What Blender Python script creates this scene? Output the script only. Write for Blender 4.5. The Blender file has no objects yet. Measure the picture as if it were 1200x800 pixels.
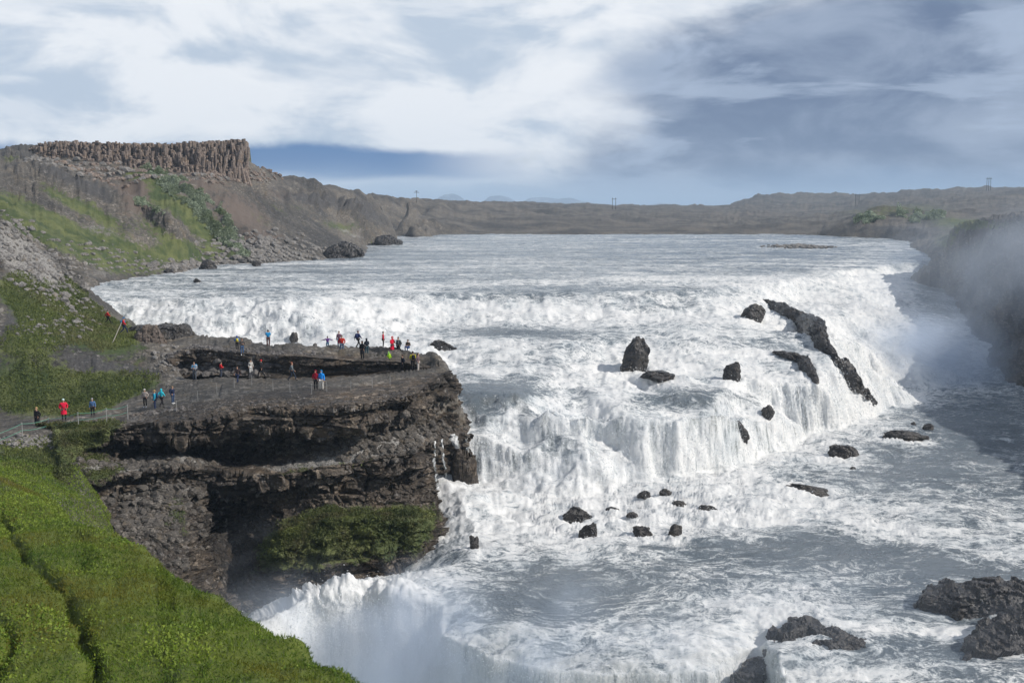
import bpy, bmesh, math, random
import numpy as np
from mathutils import Vector, Matrix
from mathutils.geometry import delaunay_2d_cdt
random.seed(7); RNG = np.random.default_rng(7)
sc = bpy.context.scene; col = sc.collection
F = 1200.0                      # focal length in photo pixels (photo 1200 px wide)
PITCH = math.atan((400-245)/F); CP, SP = math.cos(PITCH), math.sin(PITCH)
CAMZ = 40.0
# ------------------------------------------------------------------ camera maths (used once, to survey the place)
def ray(px, py):
    u = (px-600)/F; v = (400-py)/F
    return u, CP+v*SP, -SP+v*CP
def PH(px, py, h):              # world point seen at px,py lying h metres below the camera
    x, y, z = ray(px, py); t = h/(-z); return (x*t, y*t, CAMZ-h)
def PD(px, py, D):              # world point seen at px,py at distance D ahead
    x, y, z = ray(px, py); t = D/y; return (x*t, D, CAMZ+z*t)
def proj(X, Y, Z):
    zc = Z-CAMZ; d = Y*CP - zc*SP; u = X/d; v = (Y*SP+zc*CP)/d
    return 600+u*F, 400-v*F
# ------------------------------------------------------------------ noise
_TAB = RNG.random((64,64,64)).astype(np.float32)
def _h(ix, iy, iz, s):
    return _TAB[(ix+s*7+(s//5)*13) & 63, (iy+s*11) & 63, (iz+s*29) & 63]
def vn(x, y, z, s=0):           # smooth value noise -1..1
    x = np.asarray(x, np.float32); y = np.asarray(y, np.float32); z = np.asarray(z, np.float32)
    x = x+.37*z; y = y+.21*z
    xf = np.floor(x); yf = np.floor(y); zf = np.floor(z); xi = xf.astype(np.int32); yi = yf.astype(np.int32); zi = zf.astype(np.int32)
    fx = x-xf; fy = y-yf; fz = z-zf
    fx = fx*fx*(3-2*fx); fy = fy*fy*(3-2*fy); fz = fz*fz*(3-2*fz)
    x0 = (xi+s*7+(s//5)*13) & 63; x1 = (x0+1) & 63; y0 = (yi+s*11) & 63; y1 = (y0+1) & 63; z0 = (zi+s*29) & 63; z1 = (z0+1) & 63
    def pl(zz):
        a = _TAB[x0,y0,zz]; a = a+(_TAB[x1,y0,zz]-a)*fx; b = _TAB[x0,y1,zz]; b = b+(_TAB[x1,y1,zz]-b)*fx; return a+(b-a)*fy
    p = pl(z0); return (p+(pl(z1)-p)*fz)*2-1
def fbm(x, y, z, o=4, s=0, g=0.5):
    t = 0; a = 1; n = 0
    for i in range(o):
        t = t+a*vn(x, y, z, s+i*17); n += a; a *= g; x = x*2.03+3.1; y = y*2.03+1.7; z = z*2.03+5.3
    return t/n
def billow(x, y, z, o=4, s=0, g=0.5):
    t = 0; a = 1; n = 0
    for i in range(o):
        t = t+a*np.abs(vn(x, y, z, s+i*17)); n += a; a *= g; x = x*2.03+3.1; y = y*2.03+1.7; z = z*2.03+5.3
    return t/n*2-0.6
def cells(x, y, z, s=0):        # cell value (0..1) and F1 distance, for blocky rock
    xi = np.floor(x).astype(np.int64); yi = np.floor(y).astype(np.int64); zi = np.floor(z).astype(np.int64)
    best = np.full(x.shape, 9.0); second = np.full(x.shape, 9.0); val = np.zeros(x.shape)
    for dx in (-1,0,1):
        for dy in (-1,0,1):
            for dz in (-1,0,1):
                cx = xi+dx; cy = yi+dy; cz = zi+dz
                d = (cx+_h(cx,cy,cz,s+1)-x)**2+(cy+_h(cx,cy,cz,s+2)-y)**2+(cz+_h(cx,cy,cz,s+3)-z)**2
                m = d < best
                second = np.where(m, best, np.minimum(second, d)); val = np.where(m, _h(cx,cy,cz,s+4), val); best = np.where(m, d, best)
    return val, np.sqrt(second)-np.sqrt(best)
def sstep(a, b, x): t = np.clip((x-a)/(b-a), 0, 1); return t*t*(3-2*t)
# ------------------------------------------------------------------ object helpers
def tag(o, label=None, cat=None, group=None, kind=None):
    if label: o['label'] = label
    if cat: o['category'] = cat
    if group: o['group'] = group
    if kind: o['kind'] = kind
    return o
def link(o, parent=None):
    col.objects.link(o)
    if parent: o.parent = parent
    return o
def empty(name, loc, rz=0):
    o = bpy.data.objects.new(name, None); o.empty_display_size = .3; o.location = loc; o.rotation_euler = (0,0,rz); return link(o)
def mesh_np(name, co, quads, mat, smooth=True, parent=None, attrs=None):
    me = bpy.data.meshes.new(name); co = np.asarray(co, dtype=np.float32); quads = np.asarray(quads, dtype=np.int32)
    k = quads.shape[1]; n = len(quads)
    me.vertices.add(len(co)); me.vertices.foreach_set('co', co.ravel())
    me.loops.add(n*k); me.loops.foreach_set('vertex_index', quads.ravel())
    me.polygons.add(n); me.polygons.foreach_set('loop_start', np.arange(0, n*k, k, dtype=np.int32))
    me.polygons.foreach_set('use_smooth', np.full(n, smooth, dtype=bool))
    for a, v in (attrs or {}).items():
        at = me.attributes.new(a, 'FLOAT', 'POINT'); at.data.foreach_set('value', np.asarray(v, dtype=np.float32).ravel())
    me.update(calc_edges=True); me.materials.append(mat)
    return link(bpy.data.objects.new(name, me), parent)
def obj_bm(name, bm, mat, parent=None, smooth=False):
    me = bpy.data.meshes.new(name); bm.normal_update(); bm.to_mesh(me); bm.free()
    me.polygons.foreach_set('use_smooth', [smooth]*len(me.polygons))
    me.materials.append(mat); return link(bpy.data.objects.new(name, me), parent)
def gridquads(nr, nc):
    i = np.arange(nr*nc).reshape(nr, nc)
    return np.stack([i[:-1,:-1].ravel(), i[:-1,1:].ravel(), i[1:,1:].ravel(), i[1:,:-1].ravel()], 1)
def normals(P):                 # grid normals, P (nr,nc,3)
    du = np.gradient(P, axis=1); dv = np.gradient(P, axis=0); n = np.cross(du, dv)
    n /= np.linalg.norm(n, axis=2, keepdims=True)+1e-9; return n
def bar_bm(bm, a, b, r, seg=6, r2=None):
    a = Vector(a); b = Vector(b); d = b-a; m = Matrix.Translation((a+b)/2) @ d.to_track_quat('Z','Y').to_matrix().to_4x4()
    bmesh.ops.create_cone(bm, cap_ends=True, segments=seg, radius1=r, radius2=r if r2 is None else r2, depth=d.length, matrix=m)
# ------------------------------------------------------------------ node materials
def newmat(name):
    m = bpy.data.materials.new(name); m.use_nodes = True; nt = m.node_tree; nt.nodes.clear()
    out = nt.nodes.new('ShaderNodeOutputMaterial'); return m, nt, out
class G:
    def __init__(s, nt): s.nt = nt
    def n(s, t, **k):
        x = s.nt.nodes.new(t)
        for a, v in k.items(): setattr(x, a, v)
        return x
    def put(s, node, i, v):
        if hasattr(v, 'is_output') : s.nt.links.new(v, node.inputs[i])
        elif v is not None: node.inputs[i].default_value = v
    def math(s, op, a, b=0.0, c=None, clamp=False):
        x = s.n('ShaderNodeMath', operation=op, use_clamp=clamp); s.put(x, 0, a); s.put(x, 1, b)
        if c is not None: s.put(x, 2, c)
        return x.outputs[0]
    def rng(s, v, a, b, c=0.0, d=1.0, t='SMOOTHSTEP'):
        x = s.n('ShaderNodeMapRange', interpolation_type=t); s.put(x,0,v); s.put(x,1,a); s.put(x,2,b); s.put(x,3,c); s.put(x,4,d); return x.outputs[0]
    def mix(s, f, a, b):
        x = s.n('ShaderNodeMix', data_type='RGBA'); s.put(x, 0, f)
        s.put(x, 6, a if hasattr(a,'is_output') else tuple(a)+(1,)); s.put(x, 7, b if hasattr(b,'is_output') else tuple(b)+(1,)); return x.outputs[2]
    def mul(s, f, a, b):
        x = s.n('ShaderNodeMix', data_type='RGBA', blend_type='MULTIPLY'); s.put(x, 0, f); s.put(x,6,a); s.put(x,7,b); return x.outputs[2]
    def pos(s): return s.n('ShaderNodeNewGeometry').outputs['Position']
    def scale(s, v, sx, sy, sz):
        x = s.n('ShaderNodeVectorMath', operation='MULTIPLY'); s.put(x,0,v); x.inputs[1].default_value = (sx,sy,sz); return x.outputs[0]
    def noise(s, v, sc_, det=5, rough=.55, dist=0.0, typ='FBM'):
        x = s.n('ShaderNodeTexNoise', noise_dimensions='3D'); s.put(x,'Vector',v); x.inputs['Scale'].default_value = sc_
        x.inputs['Detail'].default_value = det; x.inputs['Roughness'].default_value = rough; x.inputs['Distortion'].default_value = dist; return x.outputs[0]
    def vor(s, v, sc_, feat='F1', out='Distance', rnd=1.0):
        x = s.n('ShaderNodeTexVoronoi', feature=feat); s.put(x,'Vector',v); x.inputs['Scale'].default_value = sc_; x.inputs['Randomness'].default_value = rnd; return x.outputs[out]
    def attr(s, a): return s.n('ShaderNodeAttribute', attribute_name=a).outputs['Fac']
    def bump(s, h, st, dist, nrm=None):
        x = s.n('ShaderNodeBump'); s.put(x,'Height',h); x.inputs['Strength'].default_value = st; x.inputs['Distance'].default_value = dist
        if nrm: s.put(x,'Normal',nrm)
        return x.outputs[0]
    def bsdf(s, colr, rough, nrm=None, spec=.3):
        x = s.n('ShaderNodeBsdfPrincipled'); s.put(x,'Base Color', colr if hasattr(colr,'is_output') else tuple(colr)+(1,)); s.put(x,'Roughness',rough)
        x.inputs['Specular IOR Level'].default_value = spec
        if nrm: s.put(x,'Normal',nrm)
        return x.outputs[0]
def plain(name, c, rough=.8, var=.25, scale=8.0, spec=.3):
    m, nt, out = newmat(name); g = G(nt); n = g.noise(g.pos(), scale, 3)
    cc = g.mix(n, tuple(v*(1-var) for v in c), tuple(min(1, v*(1+var)) for v in c))
    nt.links.new(g.bsdf(cc, rough, g.bump(n, .2, .02), spec), out.inputs[0]); return m

def mat_rock(name, dark=(.045,.04,.038), mid=(.10,.09,.08), light=(.26,.245,.225), sc_=1.0, wet=.75, attrs=True):
    m, nt, out = newmat(name); g = G(nt); p = g.pos()
    n1 = g.noise(p, .35*sc_, 6, .6); n2 = g.noise(g.scale(p,1,1,3.0), 1.4*sc_, 5, .65); n3 = g.noise(p, 6*sc_, 4, .7)
    v = g.vor(g.scale(p,1,1,1.8), 2.2*sc_, out='Color'); vs = g.n('ShaderNodeSeparateColor'); nt.links.new(v, vs.inputs[0])
    f = g.math('ADD', g.math('MULTIPLY', n1, .45), g.math('ADD', g.math('MULTIPLY', n2, .35), g.math('MULTIPLY', n3, .3)))
    f = g.math('ADD', f, g.math('MULTIPLY', g.math('SUBTRACT', vs.outputs[0], .5), .25))
    c = g.mix(g.rng(f, .32, .62), dark, mid); c = g.mix(g.rng(f, .60, .80), c, light)
    c = g.mix(g.math('MULTIPLY', g.rng(g.noise(p, .5*sc_, 4), .52, .68), .5), c, (mid[0]*1.3, mid[1]*1.12, mid[2]*.85))
    if attrs:
        # loose grey gravel, reddish soil, green growth: properties of the place, stored with the ground
        lf = g.noise(p, .045*sc_, 6, .65); c = g.mul(1.0, c, g.mix(g.rng(lf, .36, .64), (.55,.55,.56), (1.45,1.36,1.25)))
        dk = g.rng(g.math('ADD', g.attr('dark'), g.math('MULTIPLY', g.math('SUBTRACT', g.noise(p, .35*sc_, 6, .75), .5), 1.6)), .4, .62); c = g.mix(dk, c, g.mix(n2, (.025,.024,.026), (.10,.095,.09)))
        sp = g.rng(g.noise(p, 1.1*sc_, 6, .8), .56, .66); c = g.mix(g.math('MULTIPLY', sp, .6), c, (.30,.28,.26))
        gv = g.rng(g.math('ADD', g.attr('gravel'), g.math('MULTIPLY', g.math('SUBTRACT', g.noise(p, 2.5*sc_, 5, .75), .5), 1.3)), .35, .75)
        gc = g.mix(g.rng(g.noise(p, 9*sc_, 3, .8), .35, .65), (.10,.095,.09), (.36,.345,.32)); c = g.mix(gv, c, gc)
        rd = g.rng(g.math('ADD', g.attr('red'), g.math('MULTIPLY', g.math('SUBTRACT', g.noise(p, .6*sc_, 5, .7), .5), 1.2)), .35, .75)
        c = g.mix(rd, c, g.mix(n3, (.07,.052,.043), (.165,.132,.108)))
        gr = g.rng(g.math('ADD', g.attr('grass'), g.math('MULTIPLY', g.math('SUBTRACT', g.noise(p, .9*sc_, 7, .75), .5), 1.5)), .38, .62)
        gg = g.mix(g.rng(g.noise(p, .22*sc_, 5, .65), .35, .65), (.042,.064,.018), (.120,.135,.045))
        gg = g.mix(g.math('MULTIPLY', g.rng(g.noise(p, 3.2*sc_, 4, .8), .46, .70), .5), gg, (.035,.040,.018))
        gg = g.mix(g.rng(g.attr('lime'), .2, .9), gg, g.mix(g.noise(p, 2.1, 5, .75), (.06,.085,.010), (.135,.165,.018)))
        c = g.mix(gr, c, gg)
    hgt = g.math('ADD', g.math('MULTIPLY', n2, .5), g.math('ADD', g.math('MULTIPLY', n3, .35), g.math('MULTIPLY', g.vor(p, 3*sc_), .3)))
    rough = g.rng(n1, .3, .7, wet-.12, wet+.15)
    nt.links.new(g.bsdf(c, rough, g.bump(hgt, .7, .35/sc_), .35), out.inputs[0]); return m

def mat_water(name):
    m, nt, out = newmat(name); g = G(nt); p = g.pos()
    foam = g.attr('foam'); steep = g.attr('steep')
    wn = g.n('ShaderNodeTexNoise', noise_dimensions='3D'); g.put(wn,'Vector',p); wn.inputs['Scale'].default_value = .09; wn.inputs['Detail'].default_value = 3
    wv = g.n('ShaderNodeVectorMath', operation='MULTIPLY_ADD'); nt.links.new(wn.outputs['Color'], wv.inputs[0]); wv.inputs[1].default_value = (9,9,0); nt.links.new(p, wv.inputs[2]); pw = wv.outputs[0]
    a1 = g.noise(pw, .5, 7, .66, .4); a2 = g.noise(g.scale(pw,.5,1.5,1), 1.3, 6, .70, .4); a3 = g.noise(p, 5.0, 5, .75)
    def ridge(v, e): return g.math('POWER', g.math('SUBTRACT', 1.0, g.math('ABSOLUTE', g.math('MULTIPLY_ADD', v, 2.0, -1.0))), e)
    fil = g.math('ADD', g.math('MULTIPLY', ridge(g.noise(g.scale(pw,.6,1.3,1), .55, 5, .6, .5), 7.0), .55), g.math('MULTIPLY', ridge(g.noise(g.scale(pw,.7,1.2,1), 1.7, 4, .6, .4), 6.0), .45))
    flat = g.math('ADD', g.math('MULTIPLY', a1, .36), g.math('ADD', g.math('MULTIPLY', a2, .34), g.math('MULTIPLY', a3, .30)))
    flat = g.math('ADD', flat, g.math('MULTIPLY', g.math('SUBTRACT', fil, .28), .24))
    # strands: fine across the flow, long along it
    sp_ = g.n('ShaderNodeSeparateXYZ'); nt.links.new(p, sp_.inputs[0]); cx_ = g.n('ShaderNodeCombineXYZ'); g.put(cx_,0,g.attr('cross')); g.put(cx_,1,g.math('MULTIPLY', sp_.outputs[1], .22)); g.put(cx_,2,g.math('MULTIPLY', sp_.outputs[2], .13)); cv = cx_.outputs[0]
    s1 = g.noise(cv, 1.1, 5, .62, .35); s2 = g.noise(cv, 3.6, 5, .70, .3); s3 = g.noise(g.scale(p,2.6,2.6,.9), 4.0, 3, .7)
    st = g.math('ADD', g.math('MULTIPLY', s1, .42), g.math('ADD', g.math('MULTIPLY', s2, .42), g.math('MULTIPLY', s3, .16)))
    tex = g.n('ShaderNodeMix', data_type='FLOAT'); g.put(tex,0,steep); g.put(tex,2,flat); g.put(tex,3,st); tex = tex.outputs[0]
    K = g.math('MULTIPLY', g.rng(g.attr('far'), 0.0, 1.0, 3.6, 1.7), g.rng(steep, 0.0, 1.0, 1.0, 1.15))
    fac = g.rng(g.math('ADD', foam, g.math('MULTIPLY', g.math('SUBTRACT', tex, .5), K)), .18, .92)
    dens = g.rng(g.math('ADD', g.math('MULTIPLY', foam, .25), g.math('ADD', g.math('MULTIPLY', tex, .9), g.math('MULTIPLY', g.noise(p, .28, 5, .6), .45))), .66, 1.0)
    wcol = g.mix(g.rng(g.noise(p, .12, 5, .6), .35, .65), (.150,.190,.225), (.225,.265,.300))
    wcol = g.mix(g.math('MULTIPLY', steep, .7), wcol, (.24,.24,.20))
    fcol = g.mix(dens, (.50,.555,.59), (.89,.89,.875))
    hgt = g.math('ADD', g.math('MULTIPLY', tex, .8), g.math('MULTIPLY', g.noise(p, 3.0, 5, .8), .45))
    nb = g.bump(hgt, .45, .4)
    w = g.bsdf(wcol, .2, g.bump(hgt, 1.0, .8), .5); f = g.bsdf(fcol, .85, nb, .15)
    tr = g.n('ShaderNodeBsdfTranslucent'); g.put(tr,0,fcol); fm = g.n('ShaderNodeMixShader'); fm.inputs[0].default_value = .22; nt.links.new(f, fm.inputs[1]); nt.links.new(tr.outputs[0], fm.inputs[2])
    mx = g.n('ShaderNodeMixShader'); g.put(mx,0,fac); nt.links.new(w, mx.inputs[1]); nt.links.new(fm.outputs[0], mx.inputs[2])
    nt.links.new(mx.outputs[0], out.inputs[0]); return m

def mat_leaf(name, ca, cb, cc, sc_=.35):
    m, nt, out = newmat(name); g = G(nt); p = g.pos()
    c = g.mix(g.attr('tone'), ca, cb); c = g.mix(g.rng(g.noise(p, sc_, 5, .65), .45, .66), c, cc)
    b = g.bsdf(c, .6, None, .3); t = g.n('ShaderNodeBsdfTranslucent'); g.put(t, 0, c)
    mx = g.n('ShaderNodeMixShader'); mx.inputs[0].default_value = .3; nt.links.new(b, mx.inputs[1]); nt.links.new(t.outputs[0], mx.inputs[2])
    nt.links.new(mx.outputs[0], out.inputs[0]); return m

M_ROCK = mat_rock('basalt_and_turf', (.032,.031,.031), (.086,.081,.073), (.24,.23,.215))
M_CLIFF = mat_rock('wet_basalt', (.015,.014,.014), (.058,.049,.041), (.23,.20,.165), 1.0, .72)
M_BOULDER = mat_rock('dark_boulder', (.014,.014,.016), (.042,.039,.038), (.12,.11,.10), 2.2, .32, attrs=False)
M_BROWN = mat_rock('columnar_basalt', (.075,.055,.045), (.20,.16,.135), (.36,.30,.26), 1.5, .85, attrs=False)
M_SCREE = mat_rock('loose_stone', (.07,.065,.06), (.19,.18,.17), (.42,.40,.38), 3.0, .85, attrs=False)
M_WATER = mat_water('glacial_water')
# ------------------------------------------------------------------ surveyed surfaces: breaklines -> TIN -> regular (bearing, log distance) lattice
def tin(lines, amin, amax, dmin, dmax, nat=1, step=2.0):
    pts = []; edges = []; 
    for ln in lines:
        prev = None
        for q in ln['p']:
            X, Y, Z = q[0]; i = len(pts); pts.append((X/Y*F, F*math.log(Y), Z)+tuple(q[1]))
            if prev is not None and ln.get('c', True): edges.append((prev, i))
            prev = i
    P = np.array(pts)
    vs, es, fs, ov, oe, of = delaunay_2d_cdt([Vector((p[0], p[1])) for p in pts], edges, [], 0, 1e-4)
    V = np.zeros((len(vs), P.shape[1]))
    for i, v in enumerate(vs):
        if ov[i]: V[i] = P[ov[i]].mean(axis=0); 
        else:
            d = (P[:,0]-v[0])**2+(P[:,1]-v[1])**2; k = np.argsort(d)[:2]; w = 1/(np.sqrt(d[k])+1e-6); V[i] = (P[k]*w[:,None]).sum(0)/w.sum()
        V[i,0] = v[0]; V[i,1] = v[1]
    A = np.arange(amin, amax+step, step); b0 = F*math.log(dmin); B = np.arange(b0, F*math.log(dmax)+step, step)
    out = np.zeros((len(B), len(A), P.shape[1]-2)); hit = np.zeros((len(B), len(A)), bool)
    for f in fs:
        t = V[list(f)]; x0, x1 = t[:,0].min(), t[:,0].max(); y0, y1 = t[:,1].min(), t[:,1].max()
        i0 = max(0, int((x0-amin)/step)); i1 = min(len(A)-1, int((x1-amin)/step)+1); j0 = max(0, int((y0-b0)/step)); j1 = min(len(B)-1, int((y1-b0)/step)+1)
        if i1 < i0 or j1 < j0: continue
        gx, gy = np.meshgrid(A[i0:i1+1], B[j0:j1+1]); (ax,ay),(bx,by),(cx,cy) = t[0,:2], t[1,:2], t[2,:2]
        den = (by-cy)*(ax-cx)+(cx-bx)*(ay-cy)
        if abs(den) < 1e-9: continue
        u = ((by-cy)*(gx-cx)+(cx-bx)*(gy-cy))/den; v = ((cy-ay)*(gx-cx)+(ax-cx)*(gy-cy))/den; w = 1-u-v
        m = (u > -1e-6)&(v > -1e-6)&(w > -1e-6)
        vals = u[...,None]*t[0,2:]+v[...,None]*t[1,2:]+w[...,None]*t[2,2:]
        s = out[j0:j1+1, i0:i1+1]; s[m] = vals[m]; hit[j0:j1+1, i0:i1+1] |= m
    for _ in range(400):         # fill outside the hull by spreading the rim
        if hit.all(): break
        for ax, sh in ((0,1),(0,-1),(1,1),(1,-1)):
            r = np.roll(out, sh, ax); h = np.roll(hit, sh, ax)
            if ax == 0: h[0 if sh == 1 else -1] = False
            else: h[:, 0 if sh == 1 else -1] = False
            m = h & ~hit; out[m] = r[m]; hit |= m
    return A, B, out
def blur(a, n):
    for _ in range(n):
        a = (np.concatenate([a[:1], a[:-1]])+a*2+np.concatenate([a[1:], a[-1:]]))/4
        a = (np.concatenate([a[:,:1], a[:,:-1]],1)+a*2+np.concatenate([a[:,1:], a[:,-1:]],1))/4
    return a
def lookup(A, B, T, a, b):
    st = A[1]-A[0]; x = np.clip((a-A[0])/st, 0, len(A)-1.001); y = np.clip((b-B[0])/st, 0, len(B)-1.001)
    i = x.astype(int); j = y.astype(int); fx = (x-i)[...,None]; fy = (y-j)[...,None]
    return (T[j,i]*(1-fx)+T[j,i+1]*fx)*(1-fy)+(T[j+1,i]*(1-fx)+T[j+1,i+1]*fx)*fy
def sheet(A, B, T, a0, a1, ncol, d0, d1, nrow, warp, wflat=.25):
    av = np.linspace(a0, a1, ncol); bf = np.arange(F*math.log(d0), F*math.log(d1), 1.5)
    a2, b2 = np.meshgrid(av, bf); Y = np.exp(b2/F); X = a2/F*Y
    da, db = warp(X, Y); V = lookup(A, B, T, a2+da*F/Y, b2+db*F/Y)
    py = (CAMZ-V[...,0])/Y*F
    ds = np.sqrt(np.diff(py, axis=0)**2+(wflat*np.diff(b2, axis=0))**2)
    # arc length measured from the far edge, averaged over neighbouring bearings so that rows stay in step
    s = np.concatenate([np.zeros((1, ncol)), np.cumsum(ds[::-1], 0)]); bs = bf[::-1]; k = 12
    c = np.cumsum(np.concatenate([s[:, :1].repeat(k+1,1), s, s[:, -1:].repeat(k,1)],1),1); s = (c[:, 2*k+1:]-c[:, :-2*k-1])/(2*k+1)
    q = np.linspace(0, s[-1].max(), nrow); R = np.zeros((nrow, ncol))
    for j in range(ncol): R[:, j] = np.interp(q, s[:, j], bs)
    R = R[::-1]
    a3 = np.broadcast_to(av, R.shape); Y = np.exp(R/F); X = a3/F*Y
    da, db = warp(X, Y); V = lookup(A, B, T, a3+da*F/Y, R+db*F/Y)
    return X, Y, V
def blobs(px, py, L):
    t = np.zeros_like(px)
    for b in L:
        x, y, rx, ry, w = b[:5]; an = math.radians(b[5] if len(b) > 5 else 0); dx = px-x; dy = py-y
        u = dx*math.cos(an)+dy*math.sin(an); v = -dx*math.sin(an)+dy*math.cos(an)
        t += w*np.exp(-((u/rx)**2+(v/ry)**2))
    return t
def W(pts, f):                   # line of (px,py,h) or (px,py,h,foam)
    return {'p': [(PH(p[0], p[1], p[2]), (p[3] if len(p) > 3 else f,)) for p in pts]}
# ================================================================== WATER
MX = [515,560,605,650,690,735,780,830,870,920]; MH = [22.0,22.6,23.8,22.2,23.4,24.6,22.8,24.0,22.9,23.8]; MD = [107.5,104.5,103.6,105.2,103,104,105.5,110.5,114.5,120.5]
def mid(dh, dd): return {'p': [(((x-600)/F*(d-dd), d-dd, CAMZ-h-dh), (1.0-.25*(dh > 0),)) for x, h, d in zip(MX, MH, MD)]}
MID1, MID2 = mid(0, 0), mid(.5, 2.6)
wl = [
 W([(-250,262.5,12.3),(300,270,12.3),(460,272,12.3),(700,272,12.3),(1000,272,12.3),(1400,272,12.3)], .30),
 W([(-250,300,12.4),(240,300,12.4),(500,300,12.4),(800,300,12.4),(1020,290,12.4),(1300,280,12.4)], .30),
 W([(-250,330,12.6),(118,330,12.6),(300,330,12.6),(500,328,12.6),(700,322,12.6),(880,314,12.6),(1000,303,12.6),(1100,296,12.6),(1400,285,12.6)], .38),
 W([(-250,350,12.9,.7),(118,350,12.9,.6),(240,350,12.9,.5),(300,352,12.9,.5),(400,348,12.9,.7),(500,343,12.9,.6),(600,342,12.9,.35),(700,341,12.9,.35),(800,341,12.9,.4),(850,338,12.9,.6),(905,331,12.9,.8),(950,324,12.9,.7),(1000,316,12.9,.5),(1030,312,12.9,.4),(1062,307,12.9,.35),(1110,302,12.9,.35),(1400,300,12.9,.3)], .5),
 W([(-250,395,17.5),(118,395,17.5),(240,396,17.5),(300,396,17.5),(400,396,17.4),(500,384,16.9),(600,376,16.3),(700,373,16.2),(800,369,15.9),(850,368,15.9),(905,362,15.9),(935,352,16.0)], .95),
 W([(-250,420,18.2,.8),(150,420,18.2,.8),(300,425,18.6,.8),(420,425,18.6,.8),(500,412,17.9,.8)], .8),
 W([(-250,455,20,.5),(150,460,20.5,.5),(300,465,21,.5),(450,460,21,.5)], .5),
 W([(500,400,17.4,.75),(550,401,17.3,.3),(600,402,17.2,.35),(650,402,17.0,.45),(720,393,16.7,.45),(790,388,16.6,.7),(850,388,16.7,.75),(905,388,17.0,.5),(960,392,17.4,.5)], .5),
 W([(505,418,18.6,.95),(550,434,19.2,.9),(600,437,19.4,.9),(650,436,19.5,.95),(705,433,19.6,1),(760,425,19.2,1),(820,418,18.8,1),(870,412,18.5,1),(915,424,19.6,1),(960,432,20.3,1)], .95),
 W([(498,440,19.5,.6),(540,456,19.7,.15),(570,459,19.7,.12),(610,463,19.8,.15),(650,473,20.1,.3),(690,482,20.6,.6),(740,487,21.0,.7),(800,484,21.0,.35),(835,478,20.9,.3),(850,456,20.6,.4),(880,446,20.6,.8),(930,446,20.8,1),(965,455,21.6,1)], .6),
 W([(510,560,26,1),(545,565,26.8,1),(600,578,27.3,1),(650,580,27.4,1),(720,572,27.2,1),(780,560,27.1,1),(850,545,27.0,1),(900,528,27.0,1),(950,512,26.9,1),(1000,497,26.9,1),(1040,480,26.9,1),(1065,472,26.9,.9)], 1),
 W([(960,325,13.6,.85),(1000,323,13.9,.9),(1040,320,14.4,1),(1066,318,14.8,.7),(1110,315,14.8,.5),(1400,315,15,.4)], 1),
 W([(960,372,17.0,1),(985,370,17.2,1),(1010,366,17.6,1),(1040,362,18.3,1),(1066,360,18.8,.7),(1120,358,19,.5),(1400,358,20,.4)], 1),
 W([(985,405,20,1),(1010,408,21,1),(1040,408,22,1),(1070,408,22.5,.8),(1120,405,22.5,.5),(1400,405,23,.4)], 1),
 W([(1005,436,24,1),(1030,444,25.5,1),(1055,450,26.7,1),(1100,450,26.8,.8),(1140,446,26.8,.4),(1400,440,26.8,.3)], 1),
 W([(1050,485,27,.5),(1100,475,27,.35),(1200,465,27,.2),(1400,460,27,.2)], .4),
 W([(900,560,27.1,.9),(960,545,27.1,.5),(1050,530,27.1,.25),(1200,520,27.1,.3),(1500,520,27.1,.3)], .3),
 W([(560,620,27.6,.85),(640,630,27.7,.8),(720,625,27.5,.65),(800,610,27.4,.65),(900,598,27.3,.75),(1000,600,27.3,.55),(1100,605,27.3,.6),(1200,615,27.3,.5),(1500,620,27.3,.3)], .6),
 W([(545,655,27.8,.6),(620,662,27.9,.3),(700,665,27.8,.25),(800,665,27.8,.35),(880,655,27.7,.2),(960,640,27.6,.15),(1050,645,27.6,.2),(1200,655,27.6,.3),(1500,660,27.6,.3)], .3),
 W([(300,727,28.9,1),(340,707,28.5,1),(385,693,28.2,1),(430,695,28.2,1),(480,700,28.1,1),(520,704,28.2,.6),(580,727,28.2,.3),(640,738,28.2,.3),(720,742,28.2,.45),(830,738,28.1,.55),(880,718,28,.8)], .6),
 W([(520,748,29.3,.8),(580,772,29.5,.7),(640,784,29.6,.7),(720,790,29.6,.8),(830,788,29.6,.8),(885,760,29.2,.8)], .7),
 W([(285,836,34,1),(340,820,34,1),(385,808,34,1),(430,811,34,1),(480,820,34,1),(520,830,34,1),(580,856,34,.9),(640,870,34,.8),(720,875,34,.8),(830,875,34,.8),(880,850,33,.8)], 1),
 W([(250,1185,47,1),(400,1185,47,1),(550,1185,47,1),(700,1185,47,1),(880,1185,47,1)], 1),
 W([(-250,560,29),(100,620,33),(200,690,38),(262,730,38),(262,1185,47)], .6),
 MID1, MID2,
 W([(900,760,28.3,.5),(920,800,28.6,.6),(930,880,29,.6)], .6),
 W([(1030,735,28,.25),(1200,740,28,.2),(1500,760,28,.2)], .25),
 W([(960,850,28.8,.6),(1100,850,28.4,.3),(1500,860,28.4,.3)], .4),
 W([(1000,1400,30),(1600,1400,30)], .4), W([(-100,2200,47),(500,2300,47),(850,2300,47)], .8),
]
A, B, T = tin(wl, -900, 900, 22, 760)
T[...,0] = blur(T[...,0], 2); T[...,1] = blur(T[...,1], 6)
def wwarp(X, Y):
    k = .35+.65*sstep(60, 90, Y)
    n = fbm(X*.11, Y*.11, X*0+3, 3, 5); m = fbm(X*.5, Y*.5, X*0+1, 3, 9)
    return (fbm(X*.12, Y*.12, X*0+9, 2, 21)*2.5*k, (n*3.2+m*1.5)*k*np.clip(Y/140,.6,1.4))
X, Y, V = sheet(A, B, T, -640, 780, 1120, 34, 640, 1120, wwarp)
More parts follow.
